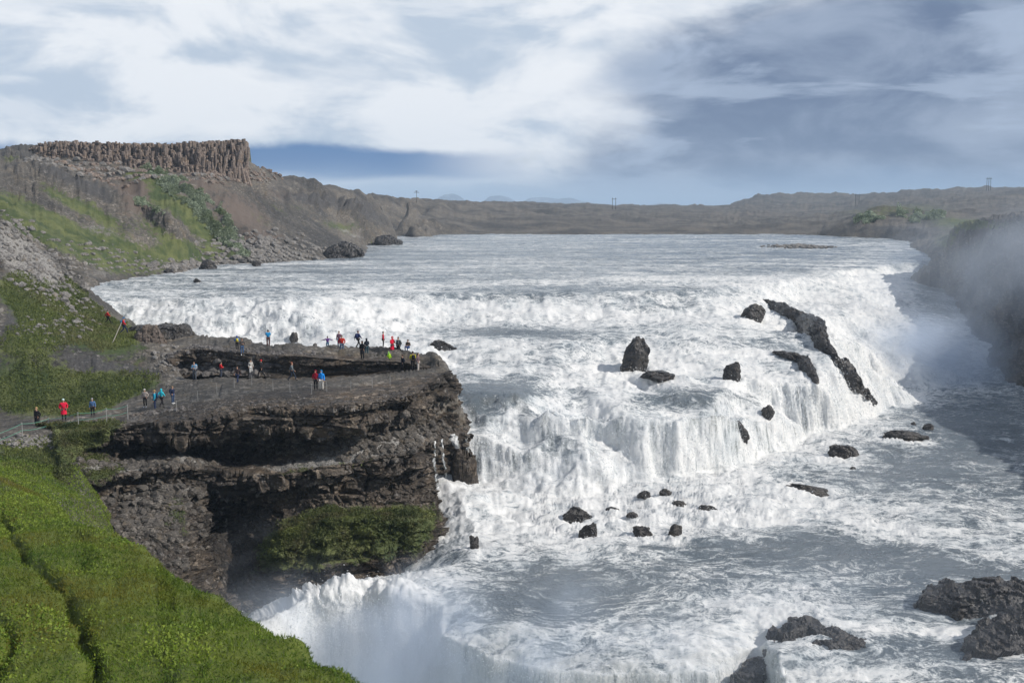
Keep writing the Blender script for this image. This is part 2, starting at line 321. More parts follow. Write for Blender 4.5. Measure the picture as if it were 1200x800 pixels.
Z = V[...,0]+fbm(X*.13, Y*.13, X*0, 3, 25)*.65*np.clip(V[...,1]-.35,0,.65)/.65*sstep(68,95,Y)*(1-sstep(170,260,Y)*.6); foam = V[...,1]; P = np.stack([X, Y, Z], 2); N = normals(P); N *= np.sign(N[...,2:3])
steep = 1-N[...,2]; steep = blur(sstep(.10, .38, steep)[...,None], 3)[...,0]
wpx, wpy = proj(X, Y, Z)
foam = foam*.80 + .39*steep
foam += blobs(wpx, wpy, [(600,392,60,8,-.45),(640,378,30,4,-.2),(600,458,70,9,-.6),(780,466,50,14,-.75),(800,380,60,6,-.2),(590,388,70,7,-.35),(820,402,60,7,-.3),(680,425,30,8,-.25),(620,440,30,5,-.2),(900,430,16,10,-.3),(720,500,30,10,-.25),(600,540,24,12,-.2),(760,360,80,4,-.2),(350,375,60,8,-.15),(870,470,16,12,-.2),(940,455,14,14,-.2),(560,475,22,30,-.55,60),(680,470,20,14,-.4),
   (620,695,150,28,-.35),(960,640,140,24,-.45),(1100,555,170,34,-.30),(1150,670,120,22,-.3),(1150,500,120,30,-.25),(1060,625,110,14,.45,8),(1180,650,60,12,.3),(1040,735,60,12,.35),(930,720,70,20,.35),
   (880,590,80,16,.35),(700,310,400,6,.1),(450,335,160,4,.25),(760,330,200,5,.25),(620,338,120,4,-.2),(300,340,140,5,-.1),(240,362,200,12,.25),(430,372,60,14,.25),
   (1090,340,26,50,-.35),(985,360,12,16,-.5),(1003,400,14,26,-.45),(700,610,100,16,.12),(900,400,40,10,-.25),(930,415,24,12,-.35),(660,520,18,20,-.35),(560,540,20,40,-.25),(640,515,25,18,-.25),(1120,500,70,25,-.2),(660,760,60,30,-.12),(760,780,70,30,-.1)])
# standing waves, chop and the billowing body of the falls
ROCKFOOT = [(742,434,46),(767,440,48),(858,444,22),(884,372,28),(897,486,18),(870,508,15),(675,604,40),(690,625,22),(717,597,18),(740,602,15),(755,585,16),(780,576,14),(795,587,18),(828,595,24),(752,625,24),(790,627,15),(556,640,14),(575,398,80),(518,410,34),(1062,513,54),(950,572,56),(990,532,40),(1115,735,80),(950,785,110)]
foam += blobs(wpx, wpy, [(x, y+2, w*.75+3, 5, .55) for x, y, w in ROCKFOOT]+[(x+w*.2, y+9, w*.5, 8, .30) for x, y, w in ROCKFOOT])
foam += blobs(wpx, wpy, [(760,360,260,18,.10),(800,420,170,40,.10),(760,540,220,40,.10),(1010,370,45,60,.30),(1040,420,40,30,.25),(640,600,120,24,.25),(860,610,160,24,.25),(600,770,260,30,.3),(430,720,90,40,.5),(700,740,200,10,.25)])
flatness = 1-steep; dist = np.clip(Y/120, .5, 3)
wav = fbm(X*.10, Y*.42, X*0, 3, 3)*.5 + fbm(X*.35+Y*.1, Y*.9, X*0+2, 4, 4, .6)*.50 - np.abs(fbm(X*.5, Y*1.1-X*.15, X*0+5, 3, 8))*.55 + fbm(X*1.3, Y*1.7, X*0+2, 3, 6)*.10
turb = np.clip(foam, .1, 1)
disp = flatness*wav*(.30+.75*turb) + flatness*np.clip(foam-.4,0,.6)*(fbm(X*.45,Y*.8,Z*.5,4,31,.6)*.7+.25*billow(X*.9,Y*1.2,Z*.9,3,33,.6))
crs = X+.5*Y*sstep(25,60,X)
fall = fbm(crs*.30, Y*.12, Z*.10, 4, 41,.6)*1.15 + fbm(crs*1.5, Y*.25, Z*.12, 4, 51,.6)*.42 + fbm(X*2.2, Y*2.2, Z*.5, 2, 61)*.06
disp = disp + steep*fall*np.clip(.4+Y/300,.6,1.2)*(.35+.65*sstep(72,90,Y))
disp += blobs(wpx, wpy, [(350,700,60,22,.8),(430,690,60,18,.8),(500,690,40,16,.5)])*(fbm(X*.45,Y*.5,Z*.45,5,81,.62)*1.3+.45)
Pd = P + N*disp[...,None]
foam += blobs(wpx, wpy, [(600,290,700,30,.05),(390,700,110,30,.5)])
foam += (steep*.50)*fbm(crs*.55, Y*.12, Z*.07, 4, 71, .6) + .22*fbm(X*.22, Y*.22, Z*.2, 4, 73)+.22*flatness*fbm(X*.12,Y*.35,X*0,4,75,.6) + .35*fbm(X*.05, Y*.2, X*0, 3, 77)*flatness*(Y > 150)
foam = np.where(foam > .72, .72+(foam-.72)*.55, foam)
N_W = N.copy()
water = mesh_np('river', Pd.reshape(-1,3), gridquads(*X.shape), M_WATER, True, None, {'foam': foam, 'steep': steep, 'far': sstep(130, 230, Y), 'cross': X+.5*Y*sstep(25,60,X)})
tag(water, 'milky grey glacial river falling over stepped rock ledges in white cascades', kind='structure')
WP = (wpx.ravel(), wpy.ravel(), Pd.reshape(-1,3)); steep_w = steep
# ================================================================== LAND
def Lh(pts, r=.5): return {'p': [(PH(*p[:3]), (p[3] if len(p) > 3 else r,)) for p in pts]}
def Ld(pts, r=.5): return {'p': [(PD(*p[:3]), (p[3] if len(p) > 3 else r,)) for p in pts]}
def Lw(pts, r=.5, c=True): return {'p': [((p[0],p[1],CAMZ-p[2]), (p[3] if len(p) > 3 else r,)) for p in pts], 'c': c}
SHORE = [(70,345,12.6),(112,333,12.4),(135,326,12.3),(165,321,12.2),(215,316,12.2),(240,309,12.2),(262,308,12.2),(300,308,12.2),(330,305,12.2),(372,303,12.2),(400,299,12.2),(428,297,12.2),(432,292,12.2),(425,287,12.2),(455,285.5,12.2),(465,283,12.2),(460,276,12.2),(520,274.2,12.2),(700,274.2,12.2),(900,274.2,12.2),(960,275,12.2),(985,277,12.2),(1040,279,12.2),(1066,282,12.2),(1070,290,12.2),(1086,297,12.2),(1104,303,12.4)]
def bed(k, h):
    o = []
    for q in SHORE:
        x, y, z = PH(*q); o.append((40+(x-40)*k, 220+(y-220)*k, h, 0.0))
    return o
EDGEP = [(118,500,18.55),(160,489,18.1),(200,478,17.5),(250,470,17.1),(300,461,16.8),(350,459,16.7),(420,457,16.6),(470,449,16.4),(508,437,16.1),(524,431,15.9)]
EDGE = Lh(EDGEP, .15)
EDGE2 = {'p': [((PH(*q)[0]*(1-.7/PH(*q)[1]), PH(*q)[1]-.7, CAMZ-33), (.2,)) for q in EDGEP]}
BED = [{'p': [((x,y,CAMZ-h), (0.0,)) for x,y,h in ((84,238,22),(78,215,27),(70,192,31),(62,172,33),(66,150,32),(60,120,32),(74,252,19))], 'c': False}, {'p': [((p[0],p[1],CAMZ-p[2]), (0.0,)) for p in bed(.955, 17.5)]}, {'p': [((p[0],p[1],CAMZ-p[2]), (0.0,)) for p in bed(.85, 19)]},
       {'p': [((x,y,CAMZ-20), (0.0,)) for x in (-30,0,30,60) for y in (170,230)], 'c': False}, {'p': [((x,y,CAMZ-32), (0.0,)) for x in (0,30,60) for y in (95,130,150)], 'c': False}]
ll = [
 # near slope (attribute = roughness of the ground)
 Ld([(-300,480,70),(-60,528,66),(0,566,62),(45,588,56),(100,610,51),(150,640,47),(200,680,43),(250,708,40),(300,735,37.5),(350,768,34),(415,802,31),(480,850,28)], .12),
 Ld([(-60,640,46),(0,650,43.5),(60,660,43),(120,680,41),(180,705,38.5),(240,735,35.5),(300,770,33),(380,815,29)], .12),
 Ld([(-300,700,36),(0,760,31),(100,770,31),(200,790,30),(300,830,27.5),(400,880,25)], .12),
 Ld([(-300,1000,19),(0,1000,19),(200,1020,19),(350,1050,18.5),(450,1100,17.5)], .12),
 Lw([(-30,2,3),(-12,2,2),(0,2,1.8),(8,2,3)], .1), Lw([(-12,9,6),(-6,9,6.5),(0,9,8.5),(7,9,20)], .1),
 # drop beyond the near slope
 Lw([(-12,48,28),(-6,43,31),(-1,37,34),(4,30,38),(9,22,44),(14,10,46)], .3), Lw([(-21,62,27),(-17,60,28),(-12,56,31),(-8,52,34)], .3),
 Lw([(-14,64,34),(-8,60,49),(0,50,50),(8,40,50),(20,25,50),(30,15,50)], .3), Lw([(0,90,33),(20,70,50),(60,60,33),(40,90,33),(60,110,32),(30,115,32),(70,40,33)], .3, False),
 # green bank between near slope and the path
 Ld([(-300,440,92),(-60,500,88),(0,528,82),(40,540,79),(70,560,76),(95,580,73)], .3), Ld([(0,556,68),(30,570,66),(60,588,64)], .2), Ld([(80,512,85),(84,528,82),(88,545,79),(100,565,75.5)], .15), Lw([(-30,80,29),(-26,72,30),(-22,68,31)], .3),
 # path
 Lh([(-300,525,19.3),(-60,520,19.2),(0,512,19.0),(60,503,18.8),(100,497,18.6),(150,489,18.3),(200,489,18.0)], .05), Lh([(-300,505,19.2),(-60,503,19.1),(0,500,19),(60,492,18.7),(100,485,18.3),(150,477,17.9),(190,470,17.5)], .05),
 # ledge rim and what lies behind the cliff skin
 EDGE, EDGE2,
 # lower slab
 Lh([(200,470,17.4),(250,462,16.95),(300,455,16.75),(380,452,16.62),(440,448,16.45),(490,437,16.1)], .08),
 Lh([(185,452,17.2),(225,446,16.9),(255,442,16.8),(330,441,16.75),(400,440,16.65),(440,437,16.4),(480,433,16.1),(512,429,15.9)], .12),
 Ld([(195,422,107),(222,414,109),(255,413,109),(330,414,107.5),(400,415,107),(440,417,106.5),(480,418,106.3)], .15), Ld([(195,448,105.3),(222,446,106.5),(255,448,106.5),(330,452,105),(400,452,104.6),(440,450,104.2),(480,445,104.3)], .1),
 Lh([(190,402,15.0),(230,404,14.7),(300,407,14.6),(400,409,14.5),(470,411,14.6),(512,418,15.1)], .2),
 Lh([(185,388,14.7),(222,391,14.5),(300,399,14.5),(400,404,14.5),(470,407,14.6),(508,413,15),(524,424,15.8)], .25),
 Lh([(150,378,14.6),(190,376,14.5),(218,381,14.6),(226,388,15.2)], .25),
 Lw([(-43,126,19),(-36,128,21),(-30,123,21),(-24,119,21),(-17,114,21),(-10,112,21),(-6,107,21),(-3.5,104,24)], .3),
 # hillside above the path
 Ld([(-300,470,98),(-60,478,97),(0,484,96),(60,478,96.5),(100,472,97),(150,462,98),(185,452,99)], .25),
 Ld([(-300,380,101),(-60,420,101),(0,432,101),(60,436,101),(100,440,101),(150,440,101.5),(185,437,102)], .3),
 Ld([(-300,350,104),(-60,398,103.5),(0,408,103),(60,412,103),(100,426,102.6),(150,428,103),(185,418,104)], .3),
 Ld([(0,380,109),(60,385,109),(100,395,109),(150,400,109),(190,402,110)], .12),
 Ld([(-300,220,122),(-60,310,120),(0,335,119),(50,352,119),(90,368,119),(125,380,119),(155,390,118),(188,392,118)], .35),
 Ld([(-300,140,138),(-60,215,137),(0,248,136),(40,287,135),(80,322,133),(110,350,131),(125,366,126),(148,382,121)], .35),
 Lw([(-110,150,-4),(-90,152,6),(-72,150,13),(-62,146,16),(-52,140,19),(-46,132,20)], .4),
 # left shore of the upper river
 Lw([(-115,170,11),(-95,168,12)], .5),
 Lh([(70,345,12.6),(112,333,12.4),(135,326,12.3),(165,321,12.2),(215,316,12.2),(240,309,12.2),(262,308,12.2),(300,308,12.2),(330,305,12.2),(372,303,12.2),(400,299,12.2),(428,297,12.2),(432,292,12.2),(425,287,12.2),(455,285.5,12.2),(465,283,12.2),(460,276,12.2),(520,274.2,12.2),(700,274.2,12.2),(900,274.2,12.2),(960,275,12.2),(985,277,12.2),(1040,279,12.2),(1066,282,12.2),(1070,290,12.2),(1086,297,12.2),(1104,303,12.4)], .12),
 *BED,
 # middle slope
 Ld([(-300,150,235),(-60,180,232),(0,184,232),(40,186,236),(60,196,232),(110,215,230),(150,228,228),(200,250,224),(240,285,236)], .6),
 Ld([(-60,230,185),(0,238,188),(50,262,190),(110,290,192),(160,300,205),(215,305,220)], .35),
 Ld([(-60,171,275),(0,178,275),(33,180,272),(60,188,268),(100,190,268),(150,196,268),(200,203,270),(250,206,276),(290,210,285),(303,214,296)], .5),
 Ld([(-60,174,300),(0,180,300),(40,170,298),(100,170,300),(200,172,302),(290,178,308),(300,190,312)], .3),
 Ld([(180,225,256),(230,235,256),(270,255,254),(300,270,254),(330,280,258),(360,290,262)], .5), Ld([(150,215,258),(190,245,245),(235,275,242),(255,290,244)], .6,),
 Ld([(303,212,300),(322,209.5,318),(345,210,335),(365,213,350),(385,218.5,372),(410,225,400),(440,228,440),(480,233.5,520),(520,236,640),(560,236.5,760)], .6),
 Ld([(310,235,285),(340,232,300),(380,240,325),(410,248,345),(440,258,365),(458,272,385)], .7), Ld([(318,258,275),(345,265,282),(380,275,292),(408,282,305),(440,284,350)], .25),
 Ld([(480,262,470),(500,266,500)], .4), Ld([(480,250,500),(540,248,640),(600,249,760),(700,252,760),(800,255,760),(900,258,760),(960,262,700)], .5),
 Ld([(560,237,800),(640,237.5,1100),(700,239.5,1200),(760,243,1300),(800,244,1350),(850,244,1400),(920,246,1400),(1000,250,1100)], .5),
 Ld([(560,240,1400),(700,243,1500),(850,243,1600)], .3),
 # right far hills
 Ld([(850,242.5,1500),(865,235,1520),(885,228,1560),(905,225,1600),(935,224,1620),(965,227,1640),(1000,229,1650),(1040,227,1600),(1065,222,1600),(1120,220,1650),(1160,218,1700),(1210,219,1700),(1500,215,1700)], .8),
 Ld([(880,240,1250),(930,238,1250),(1000,240,1200),(1060,236,1150),(1120,234,1100),(1200,230,1050),(1500,225,1000)], .8),
 Ld([(850,247,2200),(960,240,2300),(1200,236,2300),(1500,236,2300)], .3),
 # right bank and its bush covered knoll
 Ld([(470,270.6,535),(560,270.8,530),(700,270.8,530),(900,270.6,525),(962,270.6,510)], .08), Ld([(965,268,520),(985,266,485),(1000,264,470),(1040,266,450),(1090,272,400),(1110,275,345),(1150,262,300)], .3),
 Ld([(985,262,500),(1003,256,500),(1020,244,500),(1040,240,502),(1062,243,500),(1085,247,495),(1110,255,460)], .4), Ld([(985,258,560),(1040,256,580),(1110,250,560),(1200,246,520),(1500,240,500)], .4),
 Lh([(1086,291,11.2),(1100,297,11.5),(1106,299,11.6)], .5),
 # right canyon wall
 Ld([(1105,296,243,),(1113,278,232),(1124,266,224),(1140,258,217),(1170,253,206),(1200,251,196),(1240,250,187)], .9),
 Ld([(1124,262,262),(1150,254,255),(1200,249,245),(1300,240,230)], .4),
 Lw([(84,190,24),(86,190,25)],.6) if False else Lw([(101,238,16),(92,217,24),(84,197,28),(76,179,29),(75,166,29),(77,150,29),(76,130,29),(72,108,29),(70,80,29),(70,50,29),(70,20,29)], 1.0), 
 Lw([(95,184,1.2),(94,165,1),(91,140,1),(88,115,1),(86,90,1),(85,60,1),(85,20,1)], .9),
 Lw([(115,180,0),(112,120,0),(110,60,-1),(120,20,-2)], .3),
]
A, B, T = tin(ll, -1000, 1640, 6, 2600)
# far plain, out to the horizon
T[...,0] = blur(T[...,0], 2); T[...,1] = blur(T[...,1], 8)
def lwarp(X, Y):
    k = sstep(90, 200, Y)
    n = fbm(X*.035, Y*.035, X*0+3, 4, 15); m = fbm(X*.2, Y*.2, X*0+1, 3, 19)
    return (n*2*k+m*1.0*sstep(60,90,Y), (n*6*k+m*.9*sstep(70,90,Y)))
X, Y, V = sheet(A, B, T, -800, 1600, 1600, 7, 2550, 1200, lwarp, .12)
Z = V[...,0]; rg = V[...,1]; P = np.stack([X, Y, Z], 2); N = normals(P); N *= np.sign(N[...,2:3]); lpx, lpy = proj(X, Y, Z)
big = np.clip(Y/250, 0, 6)
d = rg*(fbm(X*.06, Y*.06, Z*.06, 5, 101, .55)*3.2*np.clip((Y-80)/180, 0, 2.2) + fbm(X*.35, Y*.35, Z*.35, 4, 103, .6)*.9*np.clip(Y/110,.3,1.5))
cv, ce = cells(X*.45, Y*.45, Z*.9, 11); cv2, _ = cells(X*1.3, Y*1.3, Z*2.4, 12)
rocky = rg*sstep(75, 95, Y)
d += rocky*((cv-.5)*1.1+(cv2-.5)*.45)*np.clip(Y/160,.5,1.3)*(1-.75*sstep(190,330,Y)) + rg*sstep(180,260,Y)*(billow(X*.05,Y*.05,Z*.05,4,141,.6)*-3.2+fbm(X*.2,Y*.2,Z*.2,3,143)*1.1)*(1-.5*sstep(600,1200,Y))
d += .05*fbm(X*1.2, Y*1.2, Z, 3, 105)+.12*fbm(X*.4,Y*.4,Z*.4,3,107)*(Y < 75)
# hummocks and sheep tracks on the near slope
near = (1-sstep(52, 64, Y))
trk = np.abs(fbm(X*.22+.35*Y*.12, Y*.13, X*0, 2, 111)); d += near*(-.6*np.exp(-(np.abs(X+11.9+.64*(Y-28.5)+1.5*fbm(X*.3,Y*.25,X*0,3,111))/.26)**2)-.45*np.exp(-(np.abs(X+15.0+.58*(Y-28.5)+1.2*fbm(X*.3,Y*.25,X*0,3,112))/.25)**2)*(Y<36)+.35*np.exp(-((X+7.8)/1.0)**2-((Y-34)/1.0)**2) + .80*fbm(X*.13,Y*.15,X*0,4,115) + .14*billow(X*.9, Y*.7, X*0, 3, 113))
slab = sstep(84, 88, Y)*(1-sstep(120, 124, Y))*sstep(-34,-30, X)*(1-sstep(-2, 0, X))*(lpy > 372)
lz = cells(X*.6, Y*.40, Z*0, 31)[0]; d += slab*((lz-.5)*.42*(lpy < 420)+(cells(X*.3, Y*.25, Z*0, 33)[0]-.5)*.2)
d += blobs(lpx, lpy, [(75,212,40,12,1,22),(375,232,34,6,1,18),(415,243,26,6,1,25),(330,225,26,5,.8,15),(150,433,60,8,.5,10)])*((cells(X*.22,Y*.22,Z*.35,39)[0]-.3)*3.0)*np.clip(Y/260,.25,1.3)
Pd = P + N*d[...,None]; Pd[...,2] = np.where(Y > 2300, 38-((Y-2300)/250)*6, Pd[...,2]) if False else Pd[...,2]
g0 = -.2+0*X
grass = g0 + near*1.4 + blobs(lpx, lpy, [(40,460,90,34,1.2),(120,470,60,22,.9),(110,385,80,26,1.2,25),(30,400,50,30,.8),(150,448,60,12,.5),(40,540,70,26,1.2),(110,500,45,10,1.0),
   (25,255,60,20,1.1,32),(90,285,80,18,1.1,32),(150,298,60,16,1.0,25),(215,298,50,12,.9),(190,275,60,14,.8,30),(120,255,40,10,.5,32),(60,225,40,8,.4,30),(90,240,60,12,.55,28),(180,235,20,18,.5),(300,250,30,14,.45,35),(270,225,30,6,.4,20),(410,262,40,8,.4),(20,340,40,24,.5,40),(60,365,60,18,.8,30),(90,345,40,10,.5,45),(380,255,60,10,.45,25),(340,240,30,10,.3),(450,262,40,8,.35),(215,240,70,16,.95,38),(255,275,35,16,.95,45),(165,205,40,6,.9),(240,162,30,4,1.5),(15,185,25,5,.8),
   (345,255,50,3,.5,28),(330,268,40,3,.4,25),(440,285,40,3,.6),(560,273,200,2,.6),(660,262,60,8,.35),(800,266,200,6,.25),(1050,250,90,14,.55),(1110,285,30,16,.8),(1150,262,60,8,.9),(1000,276,70,3,.5),(940,250,100,10,.3),(1100,240,80,8,.35),
   (60,350,60,14,.4),(80,330,30,10,.25),(330,495,60,6,.3),(420,480,20,4,.2),(150,382,20,8,.3)])
grass -= slab*.5*(lpx > 185)
gravel = blobs(lpx, lpy, [(20,300,60,22,.9,50),(60,330,50,20,.7,50),(120,320,30,12,.5),(150,290,50,14,.5,32),(100,270,30,10,.4),(330,300,60,8,.6),(300,290,50,10,.5),(60,375,30,5,.6),(200,420,14,10,.7),(180,430,14,8,.5),
   (370,262,30,3,.5,28),(410,270,25,3,.8,28),(150,470,40,6,.1),(500,250,60,8,.2),(40,515,40,4,1.0),(240,325,60,6,.5)]) + slab*(.12+.55*fbm(X*.35,Y*.35,X*0,4,151,.6))
red = blobs(lpx, lpy, [(160,235,26,22,.8),(150,215,30,10,.5),(275,245,50,18,.75,25),(300,280,40,12,.7),(330,225,40,14,.5),(170,462,40,8,.4),(230,215,60,8,.5),(420,240,60,10,.3),(620,255,300,10,.35),(900,250,120,8,.3)])
paved = ((lpy < 511) & (lpy > 478) & (lpx < 205))*sstep(0,1,.5)
pathm = blobs(lpx, lpy, [(0,506,30,4,1.2,-14),(60,497,34,4,1.2,-8),(110,491,34,3.5,1.2,-8),(160,483,34,4,1.2,-8)])*slab
gravel = gravel+.7*np.clip(pathm,0,1)
grass = grass-blobs(lpx, lpy, [(0,506,30,4,2.2,-14),(60,497,34,4,2.2,-8),(110,491,34,3.5,2.2,-8),(160,482,40,5,2.2,-8),(170,470,40,5,1.0,-8)])*(Y>80)
dark = blobs(lpx, lpy, [(75,212,40,12,.9,22),(115,225,30,8,.6,25),(40,235,30,8,.4,22),(330,225,26,5,.7,15),(375,232,34,6,.9,18),(415,243,26,6,.8,25),(345,240,20,10,.4),(440,262,20,12,.5),(150,433,60,8,.9,10),(100,428,40,9,.6,20),(20,370,12,26,1.0),(8,395,8,20,.6),(250,300,30,6,.4),(225,285,20,10,.4),(270,270,10,20,.3,40),(500,244,60,3,.5),(640,242,100,3,.5),(900,232,50,5,.5),(1060,228,60,5,.5),(1040,268,70,5,.8),(1150,300,50,50,.7)])*(.7+.3*(Y > 0))
lime = near + .8*blobs(lpx, lpy, [(110,390,60,20,.7,25),(225,240,60,14,.2,38)])
land = mesh_np('terrain', Pd.reshape(-1,3), gridquads(*X.shape), M_ROCK, True, None, {'grass': grass, 'gravel': gravel, 'red': red, 'lime': lime, 'dark': dark})
tag(land, 'rocky moorland hillside with grass and scree rising from the river', kind='structure')
LP = (lpx.ravel(), lpy.ravel(), Pd.reshape(-1,3)); LGRID = (X, Y, Pd, N, lpx, lpy, grass)
def ground(px, py, src=None, tol=1.6, lo=0, hi=1e9):
    a, b, Q = src or LP; y = Q[:,1]
    m = (np.abs(a-px) < tol*2)&(np.abs(b-py) < tol)&(y > lo)&(y < hi)
    if not m.any():
        m = (np.abs(a-px) < 6)&(np.abs(b-py) < 8)&(y > lo)&(y < hi)
    if not m.any(): return Vector(PD(px, py, 100))
    k = np.nonzero(m)[0]; y0 = y[k].min(); k = k[y[k] < y0*1.02]
    j = k[np.argmin((a[k]-px)**2+(b[k]-py)**2)]; return Vector(Q[j])
# far moor out to the horizon
fa = np.linspace(-1.2, 1.2, 120); fd = np.array([1900, 2500, 3500, 5000, 8000, 12500.]); FA, FD = np.meshgrid(fa, fd)
FX = FA*FD; FZ = 24+0*FX+fbm(FX*.001, FD*.001, FX*0, 3, 7)*3
moor = mesh_np('moorland', np.stack([FX, FD, FZ], 2).reshape(-1,3), gridquads(*FX.shape), mat_rock('moor', (.06,.05,.045), (.10,.085,.07), (.14,.13,.1), .02, .9, False), True)
tag(moor, 'flat brown moor reaching to the horizon', kind='structure')
# ================================================================== LEDGE CLIFF (overhanging skin under the rim)
st = [  # photo column : list of (py, D, gravel, grass)
 (44, [(510,90,.2,.9),(520,88,.1,1),(532,85.5,.1,.9),(548,83,.3,.8),(562,80.5,0,.8),(580,78.5,-.3,.4),(606,77,0,.3),(630,74,.2,.4),(655,69,.3,.3),(695,63,.3,.3),(760,57,.3,0)]),
 (70, [(500,86,.2,.9),(512,83,.1,1),(525,80.5,.1,.9),(545,77.5,.3,.8),(556,75,0,.8),(575,74.5,-.3,.2),(600,74,0,.3),(625,71,.2,.4),(650,66,.3,.3),(690,60,.3,.3),(760,55,.3,0)]),
 (110,[(501,85.2,.1,1),(508,83.8,-.2,1),(522,83,-.3,.6),(532,83,.1,.4),(546,80.5,.8,.3),(556,79,0,.7),(562,78.3,0,.6),(578,79.5,-.4,.1),(600,78.5,-.2,.2),(640,73,.4,.3),(690,67,.4,.1),(770,60,.3,0)]),
 (160,[(496,84.8,.5,.3),(500,84.2,.1,0),(515,84.1,.1,-.2),(519,86.2,-.3,-.3),(532,86.6,-.2,0),(549,82.5,.95,.1),(554,81.5,.2,.1),(574,81.3,-.1,0),(580,80.8,.5,.2),(630,76,.35,.2),(690,70.5,.4,.1),(790,63,.3,0)]),
 (215,[(491,85,.1,0),(497,84.3,0,-.2),(513,84.2,-.1,-.2),(517,87.5,-.3,-.3),(528,88,-.2,-.3),(543,84,.8,0),(549,82.8,.2,0),(568,82.6,-.1,0),(573,82.3,.5,.2),(610,79.5,.3,.25),(660,75,.3,.15),(710,71,.3,0),(800,65,.3,0)]),
 (240,[(488,85,.1,0),(494,84.5,0,-.2),(512,84.6,-.2,-.2),(516,88,-.3,-.3),(534,88.5,-.2,-.3),(548,85,.5,0),(553,83.6,.1,0),(566,83.8,-.2,0),(578,85.5,-.2,0),(620,84,-.1,.1),(670,79.5,-.1,.1),(715,76,0,0),(800,72,0,0)]),
 (280,[(479,85.7,.1,0),(484,85.4,0,-.2),(505,85.5,-.2,-.2),(510,88.6,-.3,-.3),(540,89.2,-.2,-.3),(552,86.2,.1,0),(556,85,0,0),(566,85.2,-.2,0),(585,88,-.2,-.2),(640,86.5,-.1,-.2),(680,82,-.1,0),(710,79.5,0,0),(780,76,0,0)]),
 (330,[(477,86.2,.1,.1),(483,85.9,0,.1),(501,85.9,-.1,-.2),(506,89,-.3,-.3),(528,89.6,-.1,-.3),(548,86.2,.75,.1),(556,84.4,.1,.4),(562,84.2,0,.1),(585,85.6,-.2,0),(606,84.0,-.2,.2),(626,80.8,0,1.1),(645,78.9,0,1.0),(680,79,-.1,.2),(710,78.5,0,0),(770,76,0,0)]),
 (385,[(475,86.6,.2,.1),(480,86.2,.3,-.1),(503,86.3,.2,-.2),(508,88.8,-.3,-.3),(519,89.4,-.1,-.3),(540,86.3,.9,.1),(545,84.8,.1,.3),(552,84.6,0,.1),(572,85,-.2,-.1),(590,84.7,-.1,.3),(597,83.0,0,1),(606,80.6,0,1.2),(646,78.8,0,1.0),(672,79.0,-.1,.1),(690,78.7,0,0),(760,76,0,0)]),
 (440,[(471,87.6,.2,.1),(477,87.3,.3,-.1),(497,87.4,.25,-.2),(502,89.6,-.3,-.3),(508,90.1,0,-.3),(532,87.5,1.0,.1),(538,86.4,.1,.2),(543,86.2,0,.0),(568,86.4,-.2,-.1),(590,85.3,-.1,.3),(596,83.6,0,1),(604,81.4,0,1.2),(640,80.4,0,.8),(665,80.4,-.1,.1),(690,79.7,0,0),(760,77,0,0)]),
 (485,[(462,90.3,.2,.1),(468,90,.3,-.1),(484,90.1,.25,-.2),(489,92.2,-.3,-.3),(494,92.6,.3,-.3),(520,89.8,1.0,0),(532,88.5,.1,.1),(540,88.3,0,.0),(572,88.2,-.2,0),(590,87,-.1,.3),(598,84.6,0,1.1),(608,82.9,0,1.1),(640,82.2,0,.7),(665,83.4,-.1,.1),(690,82,0,0),(760,80,0,0)]),
 (505,[(448,95.8,.1,.1),(453,95.4,.2,-.1),(466,95.6,.1,-.2),(472,97.4,-.3,-.3),(482,98,.3,-.3),(505,94.6,.5,0),(515,92.6,.1,.1),(530,92.4,0,.2),(565,92.2,-.2,.1),(590,90.6,-.1,0),(600,88.6,0,.6),(612,86.6,0,.8),(635,85.6,0,.4),(660,85.3,-.1,.1),(690,84,0,0),(750,82,0,0)]),
 (521,[(437,101,.1,.1),(441,100.6,.1,-.1),(455,100.6,.1,-.2),(461,101.6,-.3,-.3),(490,101.8,-.3,-.3),(503,98.5,.1,0),(508,96.6,0,0),(520,96.4,0,-.3),(558,96,-.2,-.3),(575,94.6,-.1,0),(592,93.6,0,0),(602,91.8,0,0),(625,90.6,0,0),(650,89.6,-.1,.1),(690,88,0,0),(740,86,0,0)]),
 (530,[(450,103.6,.1,0),(456,103.4,.1,-.1),(466,103.3,.1,-.2),(474,103.8,-.3,-.3),(496,103.4,-.3,-.3),(505,101,.1,0),(509,99,0,0),(520,98.8,0,-.3),(556,98.4,-.2,-.3),(575,97,-.1,0),(597,96,0,0),(615,94.6,0,0),(634,93.6,0,0),(658,92.4,-.1,.1),(690,91.4,0,0),(740,89,0,0)]),
 (547,[(502,106.4,0,0),(504,106,0,-.1),(505,105.4,.1,-.2),(506,105,-.3,-.3),(507,104.4,-.3,-.3),(508,103.6,.1,0),(511,101.2,0,0),(524,100.8,0,-.3),(560,100.2,-.2,-.3),(580,99.4,-.1,0),(606,98.4,0,0),(622,97.4,0,0),(645,96.5,0,0),(668,96,-.1,.1),(700,95,0,0),(740,93.6,0,0)]),
]
